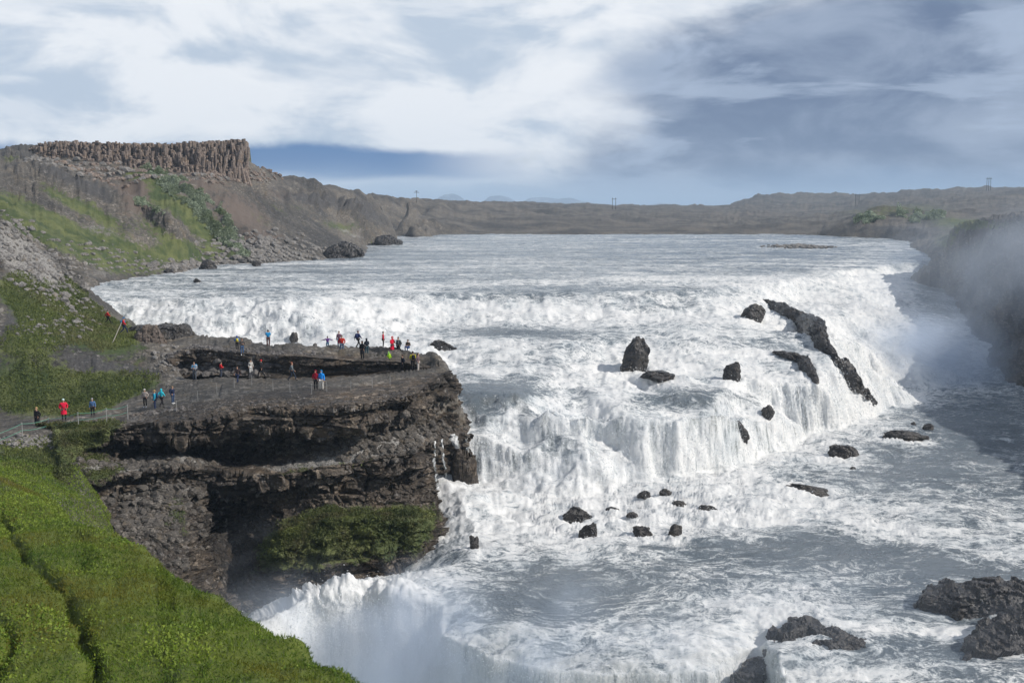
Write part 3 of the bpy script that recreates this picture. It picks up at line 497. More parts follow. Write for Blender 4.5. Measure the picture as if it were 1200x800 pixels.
# every column starts on the flat ledge, well behind the rim
BACK = {70:(490,91),110:(492,91.5)}
def back(px):
    e = [(q[0],)+PH(*q) for q in EDGEP]; X_ = np.interp(px, [q[0] for q in e], [q[1] for q in e]); 
    D_ = np.interp(px, [q[0] for q in e], [q[2] for q in e])+1.2; h_ = np.interp(px, [q[0] for q in EDGEP], [q[2] for q in EDGEP]); return D_, h_
ST2 = []
for px, pr in st:
    D_, h_ = back(px); x_, y_, z_ = (px-600)/F*D_, D_, CAMZ-h_+.05; ppx, ppy = proj(x_, y_, z_)
    if px >= 521: ppy, D_ = pr[0][0]-2, pr[0][1]+2.5
    ST2.append((px, [(float(ppy), float(D_), pr[0][2], -.2 if px > 115 else 1.0)]+pr))
def skin_sheet(name, st, TK, NR, NC, mat, seed, amp=1.0, blurn=2):
    cols = []; keyx = []
    for px, pr in st:
        pts = np.array([PD(px, y, D)+(gv, gs) for y, D, gv, gs in pr]); n = len(pts); m = len(TK)
        tk = np.concatenate([np.array(TK), np.linspace(TK[-1], 1, n-m+1)[1:]]) if n > m else np.array(TK)
        q = np.linspace(0, 1, NR); cols.append(np.stack([np.interp(q, tk, pts[:,i]) for i in range(5)], 1)); keyx.append(px)
    cols = np.array(cols); xs = np.linspace(keyx[0], keyx[-1], NC); C3 = np.zeros((NR, NC, 5))
    for i in range(NR):
        for k in range(5): C3[i,:,k] = np.interp(xs, keyx, cols[:,i,k])
    Pc = blur(C3[...,:3], blurn); gv = C3[...,3]; gs = C3[...,4]; q = np.linspace(0,1,NR)[:,None]
    Nn = normals(Pc); Nn *= np.where(((0-Pc[...,0])*Nn[...,0]+(0-Pc[...,1])*Nn[...,1]+(CAMZ-Pc[...,2])*Nn[...,2]) > 0, 1, -1)[...,None]
    x, y, z = Pc[...,0], Pc[...,1], Pc[...,2]
    wx = x+fbm(x*.3,y*.3,z*.3,2,201)*1.2; wz = z+fbm(x*.12,y*.12,z*.12,2,203)*.8
    c1, e1 = cells(wx*.32, y*.32, wz*.75, seed); c2, e2 = cells(wx*.95, y*.95, wz*1.6, seed+4); c3, e3 = cells(wx*2.6, y*2.6, wz*3.6, seed+8)
    wall = 1-sstep(.45, .85, Nn[...,2])
    dd = fbm(x*.15,y*.15,z*.15,3,221)*1.2*sstep(TK[1]*.7,TK[1]*1.3,q) + wall*((c1-.5)*1.05 + (c2-.5)*.55 + vn(x*.05, y*.05, wz*1.6, 223)*.5 + vn(x*.1, y*.1, wz*5.0, 224)*.16 - np.clip(.12-e1,0,.12)*3) + (c3-.5)*.34*(.4+.6*wall) + fbm(x*1.8,y*1.8,z*1.8,3,225)*.18*(.4+.6*wall)
    Pc = Pc+Nn*(dd*amp*sstep(0, .10, q))[...,None]
    gsa = gs + .35*sstep(.45,.9,Nn[...,2])*fbm(x*.3,y*.3,z*.3,3,231)+.12*sstep(.6,.9,Nn[...,2])*(q > TK[1]*1.2)
    o = mesh_np(name, Pc.reshape(-1,3), gridquads(NR, NC), mat, False, None, {'grass': gsa, 'gravel': gv, 'red': 0*gv, 'lime': .12*(gs > .6)})
    return o, Pc, gsa
TK = [0,.11,.135,.215,.25,.32,.44,.47,.52,.62]
cliff, Pc, gsa = skin_sheet('rock_cliff', ST2, TK, 640, 900, M_CLIFF, 11)
tag(cliff, 'layered basalt cliff with overhanging ledges and talus beside the falls', kind='structure')
cpx, cpy = proj(Pc[...,0], Pc[...,1], Pc[...,2]); CL = (cpx.ravel(), cpy.ravel(), Pc.reshape(-1,3))
# the upper ledge with its undercut front
SB = []
for px, yl, D, hh in [(196,424,104.5,20),(212,414,106.3,26),(232,411,106.4,26),(262,413,105.6,26),(300,416,104.6,23),(325,417,103.8,24),(350,418,103.4,27),(385,419,103.2,26),(410,420,103.2,23),(440,421.5,103,17),(465,423,102.8,12),(490,427,103,7),(506,430,104,3)]:
    SB.append((px, [(yl-7,D+4.6,.35,-.3),(yl-3,D+2.0,.35,-.3),(yl,D,.3,-.3),(yl+hh*.36,D-.1,.1,-.3),(yl+hh*.42,D+.7,-.3,-.3),(yl+hh*.75,D+.8,-.3,-.3),(yl+hh*.88,D+.1,.1,-.1),(yl+hh*1.0+3,D-1.2,.1,-.2)]))
step_, Ps, _ = skin_sheet('ledge_step', SB, [0,.15,.3,.42,.5,.7,.85,1], 150, 620, M_CLIFF, 15, .42, 2)
tag(step_, 'undercut front of the upper rock ledge', kind='structure')
spx, spy = proj(Ps[...,0], Ps[...,1], Ps[...,2])
ALL = (np.concatenate([LP[0], CL[0], spx.ravel()]), np.concatenate([LP[1], CL[1], spy.ravel()]), np.concatenate([LP[2], CL[2], Ps.reshape(-1,3)]))
# ------------------------------------------------------------------ rocks
def rock_mesh(name, size, mat, seed, sub=4, squash=1.0, block=.55, tall=None):
    bm = bmesh.new(); bmesh.ops.create_icosphere(bm, subdivisions=sub, radius=1.0)
    co = np.array([v.co for v in bm.verts]); x, y, z = co.T
    r = np.random.default_rng(seed); o = r.random(3)*40
    k = np.ones(len(co))
    for _ in range(16):          # chop flat faces
        n = r.normal(size=3); n /= np.linalg.norm(n); lim = r.uniform(.62, .9); dpt = co@n; f = dpt > lim
        co[f] -= (dpt[f]-lim)[:,None]*n
    x, y, z = co.T; cv, _ = cells(x*2.2+o[0], y*2.2+o[1], z*3.2+o[2], seed % 30)
    cw, _ = cells(x*5+o[0], y*5+o[1], z*7+o[2], seed % 30+3)
    s = 1+.16*fbm(x*1.3+o[0], y*1.3+o[1], z*1.3+o[2], 3, seed % 50)+(cv-.5)*.42*block+(cw-.5)*.16*block
    co = co*s[:,None]*np.array(size)
    for v, c in zip(bm.verts, co): v.co = c
    me = bpy.data.meshes.new(name); bm.to_mesh(me); bm.free(); me.materials.append(mat); return me
def rock(name, px, py, h, wpx, hpx, label, cat='rock', seed=1, depth=.8, mat=None, tilt=0, group=None, sub=4, sink=.25, rz=0):
    p = ground(px, py, WP); D = p.y; w = wpx/F*D; hh = hpx/F*D
    me = rock_mesh(name, (w/2, w/2*depth, hh/2/(1-sink*.5)), mat or M_BOULDER, seed, sub)
    o = bpy.data.objects.new(name, me); o.location = (p.x, p.y, p.z+hh/2*(1-sink)); o.rotation_euler = (0, math.radians(tilt), rz); link(o)
    tag(o, label, cat, group); return o
RL = [ # px, py(foot), h, width px, height px, label, seed, depth, tilt
 (742,432,19.35,38,40,'tall dark boulder standing in the middle of the white cascade',1,.8,8),
 (768,441,20.3,44,8,'flat dark rock at the foot of the tall boulder in mid cascade',2,.7,4),
 (858,444,20.6,22,26,'blocky dark rock right of centre where a cascade terrace ends',3,.7,0),
 (884,372,16.6,28,18,'sloping dark rock below the upper lip, left of the long black outcrop',4,.8,25),
 (775,395,16.4,1,1,None,0,1,0),
 (897,486,24,18,14,'small dark rock jutting from the right hand cascade',5,.7,20),
 (870,508,25.3,15,20,'narrow slanting rock low in the white cascade',6,.6,-25),
 (675,604,27.2,36,20,'broad dark rock at the foot of the falls with foam streaming past',8,.7,12),
 (690,625,27.5,22,20,'smaller dark rock below and right of the broad one at the foot of the falls',9,.7,30),
 (717,597,27.3,18,6,'low flat rock in the foam right of the broad foot rock',10,.7,0),
 (740,602,27.4,15,7,'rounded wet rock second in the low row of foam rocks',11,.7,0),
 (755,585,27.1,16,9,'dark wet rock at the back of the row under the cascade',12,.7,0),
 (780,576,27.0,14,9,'small peaked rock under the central cascade',13,.7,0),
 (795,587,27.1,18,8,'rounded rock right of the small peaked one under the cascade',14,.7,0),
 (828,595,27.2,24,9,'broad low wet rock at the right end of the foam rocks',15,.7,0),
 (752,625,27.6,24,15,'wet rock half buried in foam below the central row',16,.7,0),
 (790,627,27.6,15,18,'upright small rock leaning in the foam below the central row',17,.7,25),
 (556,640,27.7,14,18,'dark rock near the cliff foot with water lacing round it',18,.7,0),
 (518,410,17.9,34,11,'dark wet rock in the white water just past the ledge tip',20,.7,0),
 (344,398,17.5,13,13,'pointed dark rock in the curtain of the upper falls behind the ledge',21,.8,0),
 (1062,513,26.95,54,11,'long flat dark rock lying in the calm pool at right',22,.4,5),
 (1087,504,26.95,17,9,'small round rock behind the long flat rock in the right pool',23,.7,0),
 (1070,497,26.95,8,4,'tiny rock left of the small round rock in the right pool',24,.7,0),
 (950,572,27.1,56,12,'long low dark reef where the foam meets the smooth pool',25,.4,6),
 (990,532,26.95,40,14,'dark wedge shaped rock at the end of the foaming spur',26,.5,14),
 (230,331,12.5,11,5,'small dark rock alone in the river near the left bank',27,.7,0),
 (301,312,12.3,12,8,'dark rock at the waterline below the rusty scree',28,.7,0),
 (243,315,12.3,24,12,'dark boulder at the water edge under the green slope',29,.7,0),
 (200,320,12.3,12,8,'black boulder at the shoreline below the grassy slope',30,.7,0),
 (1000,548,27.0,8,3,'speck of dark rock in the pool below the spur',33,.7,0),
]
for px, py, h, w, hh, lab, sd, dp, tl in RL:
    if 570 < py < 630 and 700 < px: hh *= .8; w *= 1.1
    if lab: rock('river_rock', px, py, h, w, hh, lab, 'rock', sd, dp, None, tl, 'dark rocks standing in the white water', 5 if w > 20 else 4, .8)
def outcrop(name, path, label, cat='outcrop', mat=None, seed=1, n=70, m=44, flat=.75):
    # one continuous jagged ridge: path of (px, py of its foot line, distance, width px, height px)
    K = np.array([PD(q[0], q[1], q[2])+(q[3]/F*q[2], q[4]/F*q[2]) for q in path]); t = np.linspace(0, 1, len(K)); u = np.linspace(0, 1, n)
    C_ = np.stack([np.interp(u, t, K[:,i]) for i in range(5)], 1); C_[1:-1,:3] = (C_[:-2,:3]+C_[1:-1,:3]*2+C_[2:,:3])/4
    tg = np.gradient(C_[:,:3], axis=0); tg[:,2] = 0; tg /= np.linalg.norm(tg, axis=1, keepdims=True)+1e-6; sd = np.stack([tg[:,1], -tg[:,0], 0*tg[:,0]], 1)
    end = np.sqrt(np.clip(1-(2*u-1)**6, 0, 1)); a = np.linspace(-.25, math.pi+.25, m); ca = np.sign(np.cos(a))*np.abs(np.cos(a))**flat; sa = np.sign(np.sin(a))*np.abs(np.sin(a))**flat
    off = sd[:,None,:]*(ca[None,:,None]*(C_[:,3]/2*end)[:,None,None]); P_ = C_[:,None,:3]+off; P_[...,2] += sa[None,:]*(C_[:,4]*end)[:,None]
    c = C_[:,:3].mean(0); nn = P_-(C_[:,None,:3]); nn /= np.linalg.norm(nn, axis=2, keepdims=True)+1e-6
    s_ = np.clip(C_[:,4].mean()/2.5, .35, 3); x, y, z = P_[...,0]/s_, P_[...,1]/s_, P_[...,2]/s_; o3 = seed*3.7
    c1, e1 = cells(x*.5+o3, y*.5, z*.7, seed % 20); c2, _ = cells(x*1.3+o3, y*1.3, z*1.9, seed % 20+3); c3, _ = cells(x*3.2, y*3.2+o3, z*4.2, seed % 20+5)
    d = (fbm(x*.35+o3,y*.35,z*.35,3,seed)*.7+(c1-.5)*1.3+(c2-.5)*.65+(c3-.5)*.28+fbm(x*2.5,y*2.5,z*2.5,2,seed+1)*.12)*s_*.62
    P_ = P_+nn*(d*end[:,None]**.3)[...,None]
    tri = gridquads(n, m)
    o = mesh_np(name, P_.reshape(-1,3)-c, tri, mat or M_BOULDER, False); o.location = c; tag(o, label, cat); return o
def wd(px, py, dflt):            # distance of the water surface seen there
    q = ground(px, py, WP); return q.y if q else dflt
def up(L, k): return [(x, y-k, D, w*1.15, h+k*1.1) for x, y, D, w, h in L]
def wq(*q): return [(x, y, wd(x, y, 150), w, h) for x, y, w, h in q]
outcrop('rock_outcrop', wq((890,350,8,3),(906,360,16,9),(925,370,18,9),(944,380,24,13),(958,393,20,18),(964,408,14,14),(976,420,12,8),(988,434,18,14),(1000,450,22,18),(1012,464,18,12),(1026,474,16,8)), 'long black jagged outcrop splitting the cascade from its right hand fall', seed=2, n=110)
outcrop('rock_spur', [(1012,474,143,20,16),(1030,478,142,22,12),(1050,480,141,16,6),(1066,480,141,14,7),(1082,480,141,8,2)], 'low black rock spur running from the outcrop foot into the mist', seed=3)
outcrop('rock_bluff', wq((905,412,10,2),(925,417,18,4),(940,424,16,8),(950,438,13,9),(958,450,9,4)), 'dark rock shelf with water sheeting over it beside the black outcrop', seed=4)
0 and outcrop('rock_buttress', wq((986,360,6,3),(990,376,13,12),(1000,404,15,14),(1010,420,12,8)), 'grey rock buttress behind thin veils of the right hand fall', seed=5)
outcrop('shore_rock', [(378,301,262,14,5),(392,301,264,20,13),(404,300,266,22,17),(416,299,268,18,10),(426,298,270,10,3)], 'jagged black rock stack at the tip of the left bank', seed=6)
outcrop('headland_rock', [(440,285,352,14,6),(452,285,356,18,9),(464,285,362,14,5),(470,285,366,6,2)], 'small dark headland rock where the river bends out of sight', seed=7)
outcrop('pool_reef', up([(898,790,64,20,6),(912,784,64.5,40,18),(930,775,65.5,60,24),(955,772,66,60,22),(985,785,64.8,60,26),(1015,795,63.6,44,18),(1036,805,63,20,6)], 9), 'low broken black reef awash at the bottom edge of the falls', 'reef', seed=8, n=160, m=90)
outcrop('lip_rock', [(858,838,61,26,14),(870,812,62.2,34,18),(882,792,63.6,34,16),(898,776,65,26,10)], 'dark wet rocks at the brink where the white curtain ends, left of the reef', seed=17, n=100, m=60)
outcrop('reef_rock', up([(898,755,68.4,14,4),(925,757,68.3,30,8),(955,756,68.6,34,9),(980,752,69.2,22,6),(1003,750,69.4,12,4)], 7), 'thin line of broken rocks just behind the black reef', seed=9, n=100)
outcrop('pool_rock', up([(1066,728,70.3,14,6),(1085,735,69.7,44,24),(1115,735,69.6,60,36),(1150,730,70,60,34),(1185,728,70.4,60,32),(1240,728,70.4,40,26)], 8), 'large black jagged rock jutting into the pool from the right edge', 'rock', seed=10, n=170, m=100)
outcrop('pool_boulder', up([(1100,812,61.6,20,8),(1130,808,62,44,18),(1160,796,63.4,60,34),(1190,782,65,64,46),(1230,775,66,60,44)], 11), 'dark rough boulder bank in the bottom right corner', 'rock', seed=12, n=150, m=90)
outcrop('ledge_boulder', [(158,402,113,10,8),(170,404,112.5,24,22),(184,404,112.5,24,22),(196,402,113,10,6)], 'rounded brown boulder where the grassy hill meets the upper falls', 'boulder', mat_rock('brown_boulder', (.06,.048,.04), (.13,.105,.09), (.22,.19,.16), 1.5, .8, attrs=False), seed=13, flat=.9)
outcrop('ledge_bank', [(150,388,120,18,6),(175,390,119,40,9),(200,391,118.4,44,10),(216,394,118,26,14),(224,396,117.6,10,10)], 'wet black rock shelf with trickling water behind the brown boulder', seed=14)
outcrop('water_step', [(530,562,98.5,16,40),(541,572,98.8,20,48),(552,580,99.2,18,44),(562,590,99.6,12,28)], 'dark stepped rock with a thin side fall at the cliff end', mat=M_CLIFF, seed=16, flat=.45)
# gravel islet in the upper river
bm = bmesh.new()
for i in range(150):
    a = random.random()*6.28; r = math.sqrt(random.random()); p = Vector(PH(935+42*r*math.cos(a), 289.5, 12.45)); y = p.y+14*r*math.sin(a); s = random.uniform(.5,1.5)*(1.3-r)
    me = rock_mesh('t', (s*1.3, s, s*.7), M_SCREE, i, 2); me.transform(Matrix.Translation((p.x, y, p.z+.15))); bm.from_mesh(me); bpy.data.meshes.remove(me)
o = obj_bm('gravel_islet', bm, M_SCREE); tag(o, 'low gravel islet of grey stones in the upper river', kind='stuff')
# ------------------------------------------------------------------ loose stones (uncountable) over the screes, talus and shore
def scatter_stones(name, spots, mat, label):
    base = []
    for k in range(6):
        me = rock_mesh('t', (1,.8,.6), mat, 300+k, 1); co = np.array([v.co for v in me.vertices]); f = np.array([list(p.vertices) for p in me.polygons]); base.append((co, f)); bpy.data.meshes.remove(me)
    VV = []; FF = []; n = 0
    for p, s in spots:
        co, f = base[random.randrange(6)]; a = random.random()*6.28; R = np.array([[math.cos(a),-math.sin(a),0],[math.sin(a),math.cos(a),0],[0,0,1]])
        VV.append((co*s)@R+np.array(p)); FF.append(f+n); n += len(co)
    o = mesh_np(name, np.concatenate(VV), np.concatenate(FF), mat, False); tag(o, label, kind='stuff'); return o
def spots_in(src, L, n, s0, s1, lo=0, hi=1e9, visible=True):
    a, b, Q = src; w = blobs(a, b, L)*(Q[:,1] > lo)*(Q[:,1] < hi)*(a > -60)*(a < 1260); w = np.clip(w, 0, 1)
    w = w*(w > .12); w /= w.sum(); k = RNG.choice(len(w), n, p=w); s = s0+(s1-s0)*RNG.random(n)**4
    return [(Q[i], s[j]) for j, i in enumerate(k)]
scatter_stones('scree', spots_in(LP, [(30,300,70,24,.9,50),(70,335,50,20,.8,50),(150,312,60,12,.8,10),(110,300,40,14,.5)], 2600, .15, .9, 110, 240)
   + spots_in(LP, [(330,300,70,10,1),(300,285,50,14,.8),(240,312,60,5,1),(240,206,90,5,.8),(130,200,40,8,.5),(60,190,30,8,.4)], 2600, .3, 1.6, 200, 330)
   + spots_in(LP, [(30,518,50,7,1),(200,425,16,16,.8),(60,385,60,20,.25)], 700, .12, .5, 80, 120), M_SCREE, 'loose grey and brown scree stones lying on the slopes')
M_TAL = mat_rock('talus_stone', (.03,.028,.026), (.095,.085,.075), (.25,.225,.195), 3.0, .85, attrs=False)
scatter_stones('talus', spots_in(CL, [(170,543,60,5,1),(430,520,100,14,.9),(150,640,60,50,.7),(190,600,40,40,.6),(500,500,30,14,.8)], 3600, .06, .75, 60, 110), M_TAL, 'pale broken talus stones on the ledges of the cliff')
# flat broken plates on the upper ledge
scatter_stones('ledge_rubble', [(Vector(p)+Vector((0,0,.02)), s*.8) for p, s in spots_in(ALL, [(360,408,150,6,1),(250,402,60,8,1),(190,483,24,6,1),(250,436,30,4,.6),(170,488,20,5,.9)], 1100, .10, .5, 88, 122)] + [(Vector(p), s) for p, s in spots_in(ALL, [(285,432,44,8,1),(222,436,16,8,.8),(200,432,14,14,.7)], 220, .2, .9, 98, 112)] + [(Vector(p), s) for p, s in spots_in(ALL, [(330,472,160,8,.7),(250,480,40,8,.5)], 500, .05, .22, 84, 98)], M_CLIFF if False else mat_rock('ledge_plates', (.05,.047,.045), (.12,.11,.105), (.24,.23,.22), 1.6, .6, attrs=False), 'flat broken basalt plates littering the viewing ledge')
# ------------------------------------------------------------------ flying water along the falls
def droplets():
    Q = WP[2]; a, b = WP[0], WP[1]; st_ = steep.ravel(); fo_ = foam.ravel(); Nw = N_W.reshape(-1,3)
    w = (np.clip(st_-.25,0,1)*1.0+np.clip(fo_-.9,0,.6)*.8)*(Q[:,1] < 260)*(a > 90)*(a < 1160)*(b < 830)*(Q[:,1] > 58); w = w*(Q[:,1]/100)**.5; w /= w.sum()
    n = 150000; k = RNG.choice(len(w), n, p=w); d = RNG.exponential(.22, n)*(Q[k,1]/110)
    p = Q[k]+Nw[k]*(d-.05)[:,None]+RNG.normal(size=(n,3))*.12; p[:,2] += RNG.random(n)*.25*d
    s_ = (.014+.042*RNG.random(n)**3)*(Q[k,1]/100); dirs = RNG.normal(size=(n,3)); dirs[:,2] -= 1.2*st_[k]; dirs /= np.linalg.norm(dirs,axis=1,keepdims=True)
    u = np.cross(dirs, RNG.normal(size=(n,3))); u /= np.linalg.norm(u,axis=1,keepdims=True)
    V4 = np.stack([p-u*s_[:,None], p-dirs*s_[:,None]*1.8, p+u*s_[:,None], p+dirs*s_[:,None]*1.8],1).reshape(-1,3)
    m, nt, out = newmat('water_drops'); g = G(nt); b_ = g.n('ShaderNodeBsdfDiffuse'); b_.inputs[0].default_value = (.86,.88,.89,1); t_ = g.n('ShaderNodeBsdfTranslucent'); t_.inputs[0].default_value = (.86,.88,.89,1)
    mx = g.n('ShaderNodeMixShader'); mx.inputs[0].default_value = .5; nt.links.new(b_.outputs[0], mx.inputs[1]); nt.links.new(t_.outputs[0], mx.inputs[2]); nt.links.new(mx.outputs[0], out.inputs[0])
    tag(mesh_np('water_drops', V4, np.arange(n*4).reshape(n,4), m, False), 'white drops of water thrown off the falls', kind='stuff')
droplets()
# ------------------------------------------------------------------ columnar basalt mesa
def mesa():
    VV = []; FF = []; n = 0; rr = np.random.default_rng(5)
    path = [(30,184,272,178),(45,187,270,168),(70,191,269,166),(110,193,268,167),(150,199,270,168),(200,201,272,169),(240,203,276,167),(262,203,280,165),(288,205,284,166)]
    px_ = [p[0] for p in path]
    xs_ = np.arange(28, 289.5, 1.6)
    for x0 in xs_:
        yb = np.interp(x0, px_, [p[1] for p in path]); D = np.interp(x0, px_, [p[2] for p in path]); yt = np.interp(x0, px_, [p[3] for p in path])
        zt = PD(x0, yt, D+6)[2]; zb = PD(x0, yb, D)[2]
        for layer in range(10 if x0 < 284 else 30):
            dpt = layer*.85+rr.uniform(-.35,.35)
            f = (layer+1)/7.5+rr.uniform(-.34,.30)
            if x0 > 205: f += .28*min(1,(x0-205)/20)
            if x0 < 70: f -= .1*(70-x0)/40
            f = min(max(f, .10), 1.0); zz = zb+(zt-zb)*f+rr.uniform(-.5,.5)
            if layer > 5: zz = zt+rr.uniform(-.9,.35)
            if rr.random() < .30: zz -= rr.uniform(.8,3.2)*(layer < 8)*(x0 < 215)
            px, py_, _ = PD(x0+rr.uniform(-1,1), yb, D+dpt*1.4); r = rr.uniform(.26,.56)
            a0 = rr.uniform(0,1); lean = rr.normal(0,.035,2)*max(0,7-layer)*.5; ns = rr.integers(5,7)
            k = rr.integers(1,3)
            zlist = np.concatenate([np.sort(rr.uniform(zb-.5, zz-.3, 4+k)) if zz-zb > 1.2 else np.linspace(zb-2, zz-.2, 4), [zz]]); zlist[0] = zb-3; base_i = n
            for j, zq in enumerate(zlist):
                t = zq-zb; sc_ = 1+rr.uniform(-.22,.22); ox, oy = rr.uniform(-.20,.20,2)
                for q in range(6):
                    a = a0+q*math.pi/3+rr.uniform(-.05,.05); VV.append((px+lean[0]*t+ox+r*sc_*math.cos(a), py_+lean[1]*t+oy+r*sc_*math.sin(a), zq+(rr.uniform(-.15,.15) if j == len(zlist)-1 else 0)))
            for j in range(len(zlist)-1):
                for q in range(6):
                    FF.append((base_i+j*6+q, base_i+j*6+(q+1)%6, base_i+j*6+6+(q+1)%6, base_i+j*6+6+q))
            t0 = base_i+(len(zlist)-1)*6; FF.append((t0,t0+1,t0+2,t0+3)); FF.append((t0,t0+3,t0+4,t0+5)); n += len(zlist)*6
    o = mesh_np('basalt_mesa', VV, FF, M_BROWN, False); tag(o, 'flat topped crag of brown columnar basalt crowning the hill', kind='structure')
    # plateau fill behind the columns
    g_ = []; nx = 40; ny = 14
    for j in range(ny):
        for i in range(nx):
            x0 = 36+(268-36)*i/(nx-1); D = np.interp(x0, px_, [p[2] for p in path])+8+j*2.2; yt = np.interp(x0, px_, [p[3] for p in path])
            q = PD(x0, yt, np.interp(x0, px_, [p[2] for p in path])+6); zz = q[2]-.5+.1*rr.normal()
            if j == ny-1 or i == 0 or i == nx-1: zz -= 18
            g_.append((q[0]*(1), D, zz))
    o = mesh_np('mesa_top', g_, gridquads(ny, nx), mat_rock('mesa_turf', (.05,.06,.03), (.09,.09,.05), (.2,.19,.14), 1, .9, False), True); tag(o, 'thin turf cap on the flat top of the basalt crag', kind='structure')
mesa()
scatter_stones('crag_rubble', spots_in(LP, [(160,203,130,8,1),(270,207,30,7,1)], 4200, .25, 1.3, 240, 330), M_BROWN, 'brown fallen column pieces below the basalt crag')
# ------------------------------------------------------------------ distant snowy mountains
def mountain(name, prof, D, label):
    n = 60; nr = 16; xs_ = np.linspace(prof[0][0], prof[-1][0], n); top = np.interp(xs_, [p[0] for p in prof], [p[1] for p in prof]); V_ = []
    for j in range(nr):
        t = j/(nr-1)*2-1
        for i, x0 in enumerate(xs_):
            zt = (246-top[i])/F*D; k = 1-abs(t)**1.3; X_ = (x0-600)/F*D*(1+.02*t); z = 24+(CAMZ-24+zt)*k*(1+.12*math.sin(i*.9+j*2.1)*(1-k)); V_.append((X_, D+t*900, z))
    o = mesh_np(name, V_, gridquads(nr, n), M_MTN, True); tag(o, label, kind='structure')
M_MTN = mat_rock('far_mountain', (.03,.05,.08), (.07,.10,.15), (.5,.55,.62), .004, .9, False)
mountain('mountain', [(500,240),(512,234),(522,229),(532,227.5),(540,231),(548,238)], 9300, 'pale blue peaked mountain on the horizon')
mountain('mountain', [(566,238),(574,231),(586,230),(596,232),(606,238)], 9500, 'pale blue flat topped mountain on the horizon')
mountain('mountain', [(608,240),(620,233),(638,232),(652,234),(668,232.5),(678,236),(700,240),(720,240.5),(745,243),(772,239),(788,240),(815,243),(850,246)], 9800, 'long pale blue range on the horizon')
# ================================================================== PEOPLE
def skin_mesh(chains):
    # chains: list of (list of (co, rx, ry), parent index chain or None); returns one skinned surface
    vs = []; es = []; rad = []; idx = {}
    for ch in chains:
        prev = None
        for key, c, r in ch:
            if key not in idx: idx[key] = len(vs); vs.append(c); rad.append(r)
            if prev is not None: es.append((prev, idx[key]))
            prev = idx[key]
    me = bpy.data.meshes.new('t'); me.from_pydata(vs, es, []); o = bpy.data.objects.new('t', me); col.objects.link(o)
    m = o.modifiers.new('s', 'SKIN'); m.use_smooth_shade = True; sd = me.skin_vertices[0].data
    for i, r in enumerate(rad): sd[i].radius = r if isinstance(r, tuple) else (r, r); sd[i].use_root = (i == 0)
    s = o.modifiers.new('d', 'SUBSURF'); s.levels = 1; s.render_levels = 1
    bpy.context.view_layer.update(); dg = bpy.context.evaluated_depsgraph_get(); r = bpy.data.meshes.new_from_object(o.evaluated_get(dg))
    bpy.data.objects.remove(o); bpy.data.meshes.remove(me); return r
def joints(pose):
    J = dict(pel=(0,0,.96), wst=(0,0,1.12), chs=(0,.0,1.32), nck=(0,.01,1.48), hd0=(0,.02,1.56), hd1=(0,.03,1.65), hd2=(0,.01,1.73), nose=(0,.12,1.63))
    for s, k in ((-1,'l'),(1,'r')):
        J['hip'+k] = (.10*s,0,.90); J['kne'+k] = (.11*s,.02,.50); J['ank'+k] = (.11*s,-.02,.09); J['toe'+k] = (.12*s,.15,.035)
        J['sho'+k] = (.19*s,-.01,1.42); J['elb'+k] = (.25*s,-.05,1.14); J['wri'+k] = (.26*s,.06,.90); J['pal'+k] = (.26*s,.09,.82)
    if pose == 'walk':
        J.update(knel=(-.10,.24,.54), ankl=(-.10,.36,.10), toel=(-.10,.52,.06), kner=(.10,-.04,.50), ankr=(.10,-.38,.17), toer=(.10,-.26,.04), elbl=(-.25,-.20,1.17), wril=(-.24,-.26,.94), pall=(-.24,-.25,.86), elbr=(.25,.12,1.15), wrir=(.22,.30,1.0), palr=(.21,.36,.95))
    if pose == 'photo':
        J.update(elbl=(-.24,.14,1.20), wril=(-.09,.30,1.46), pall=(-.07,.33,1.53), elbr=(.24,.14,1.20), wrir=(.09,.30,1.46), palr=(.07,.33,1.53))
    if pose == 'hold':
        J.update(elbl=(-.27,.04,1.14), wril=(-.10,.24,1.16), pall=(-.05,.29,1.18), elbr=(.27,.04,1.14), wrir=(.10,.24,1.16), palr=(.05,.29,1.18))
    if pose == 'pockets':
        J.update(elbl=(-.31,-.10,1.16), wril=(-.21,.06,.99), pall=(-.19,.10,.93), elbr=(.31,-.10,1.16), wrir=(.21,.06,.99), palr=(.19,.10,.93), hipl=(-.12,0,.90), anklx=(0,0,0))
    if pose == 'spread':
        J.update(elbl=(-.42,0,1.34), wril=(-.66,.03,1.30), pall=(-.74,.04,1.29), elbr=(.42,0,1.32), wrir=(.66,.03,1.24), palr=(.74,.04,1.20))
    if pose == 'sit':
        d = .58
        for k in ('pel','wst','chs','nck','hd0','hd1','hd2','nose','shol','shor','elbl','elbr'): J[k] = (J[k][0], J[k][1], J[k][2]-d)
        J.update(hipl=(-.10,.02,.36), hipr=(.10,.02,.36), knel=(-.14,.40,.52), kner=(.14,.40,.52), ankl=(-.13,.42,.09), ankr=(.13,.42,.09), toel=(-.14,.58,.03), toer=(.14,.58,.03), wril=(-.14,.30,.62), wrir=(.14,.30,.62), pall=(-.13,.38,.58), palr=(.13,.38,.58))
    if pose == 'crouch':
        d = .52
        for k in ('pel','wst','chs','nck','hd0','hd1','hd2','nose','shol','shor'): 
            J[k] = (J[k][0], J[k][1]+(J[k][2]-.96)*.45-.12, .42+(J[k][2]-.96)*.86)
        J.update(hipl=(-.10,-.10,.38), hipr=(.10,-.10,.38), knel=(-.16,.28,.46), kner=(.16,.30,.46), ankl=(-.13,.0,.09), ankr=(.13,.0,.09), toel=(-.14,.17,.03), toer=(.14,.17,.03), elbl=(-.26,.24,.62), elbr=(.26,.24,.62), wril=(-.12,.44,.48), wrir=(.12,.44,.48), pall=(-.10,.50,.42), palr=(.10,.50,.42))
    return J
POSE = {}
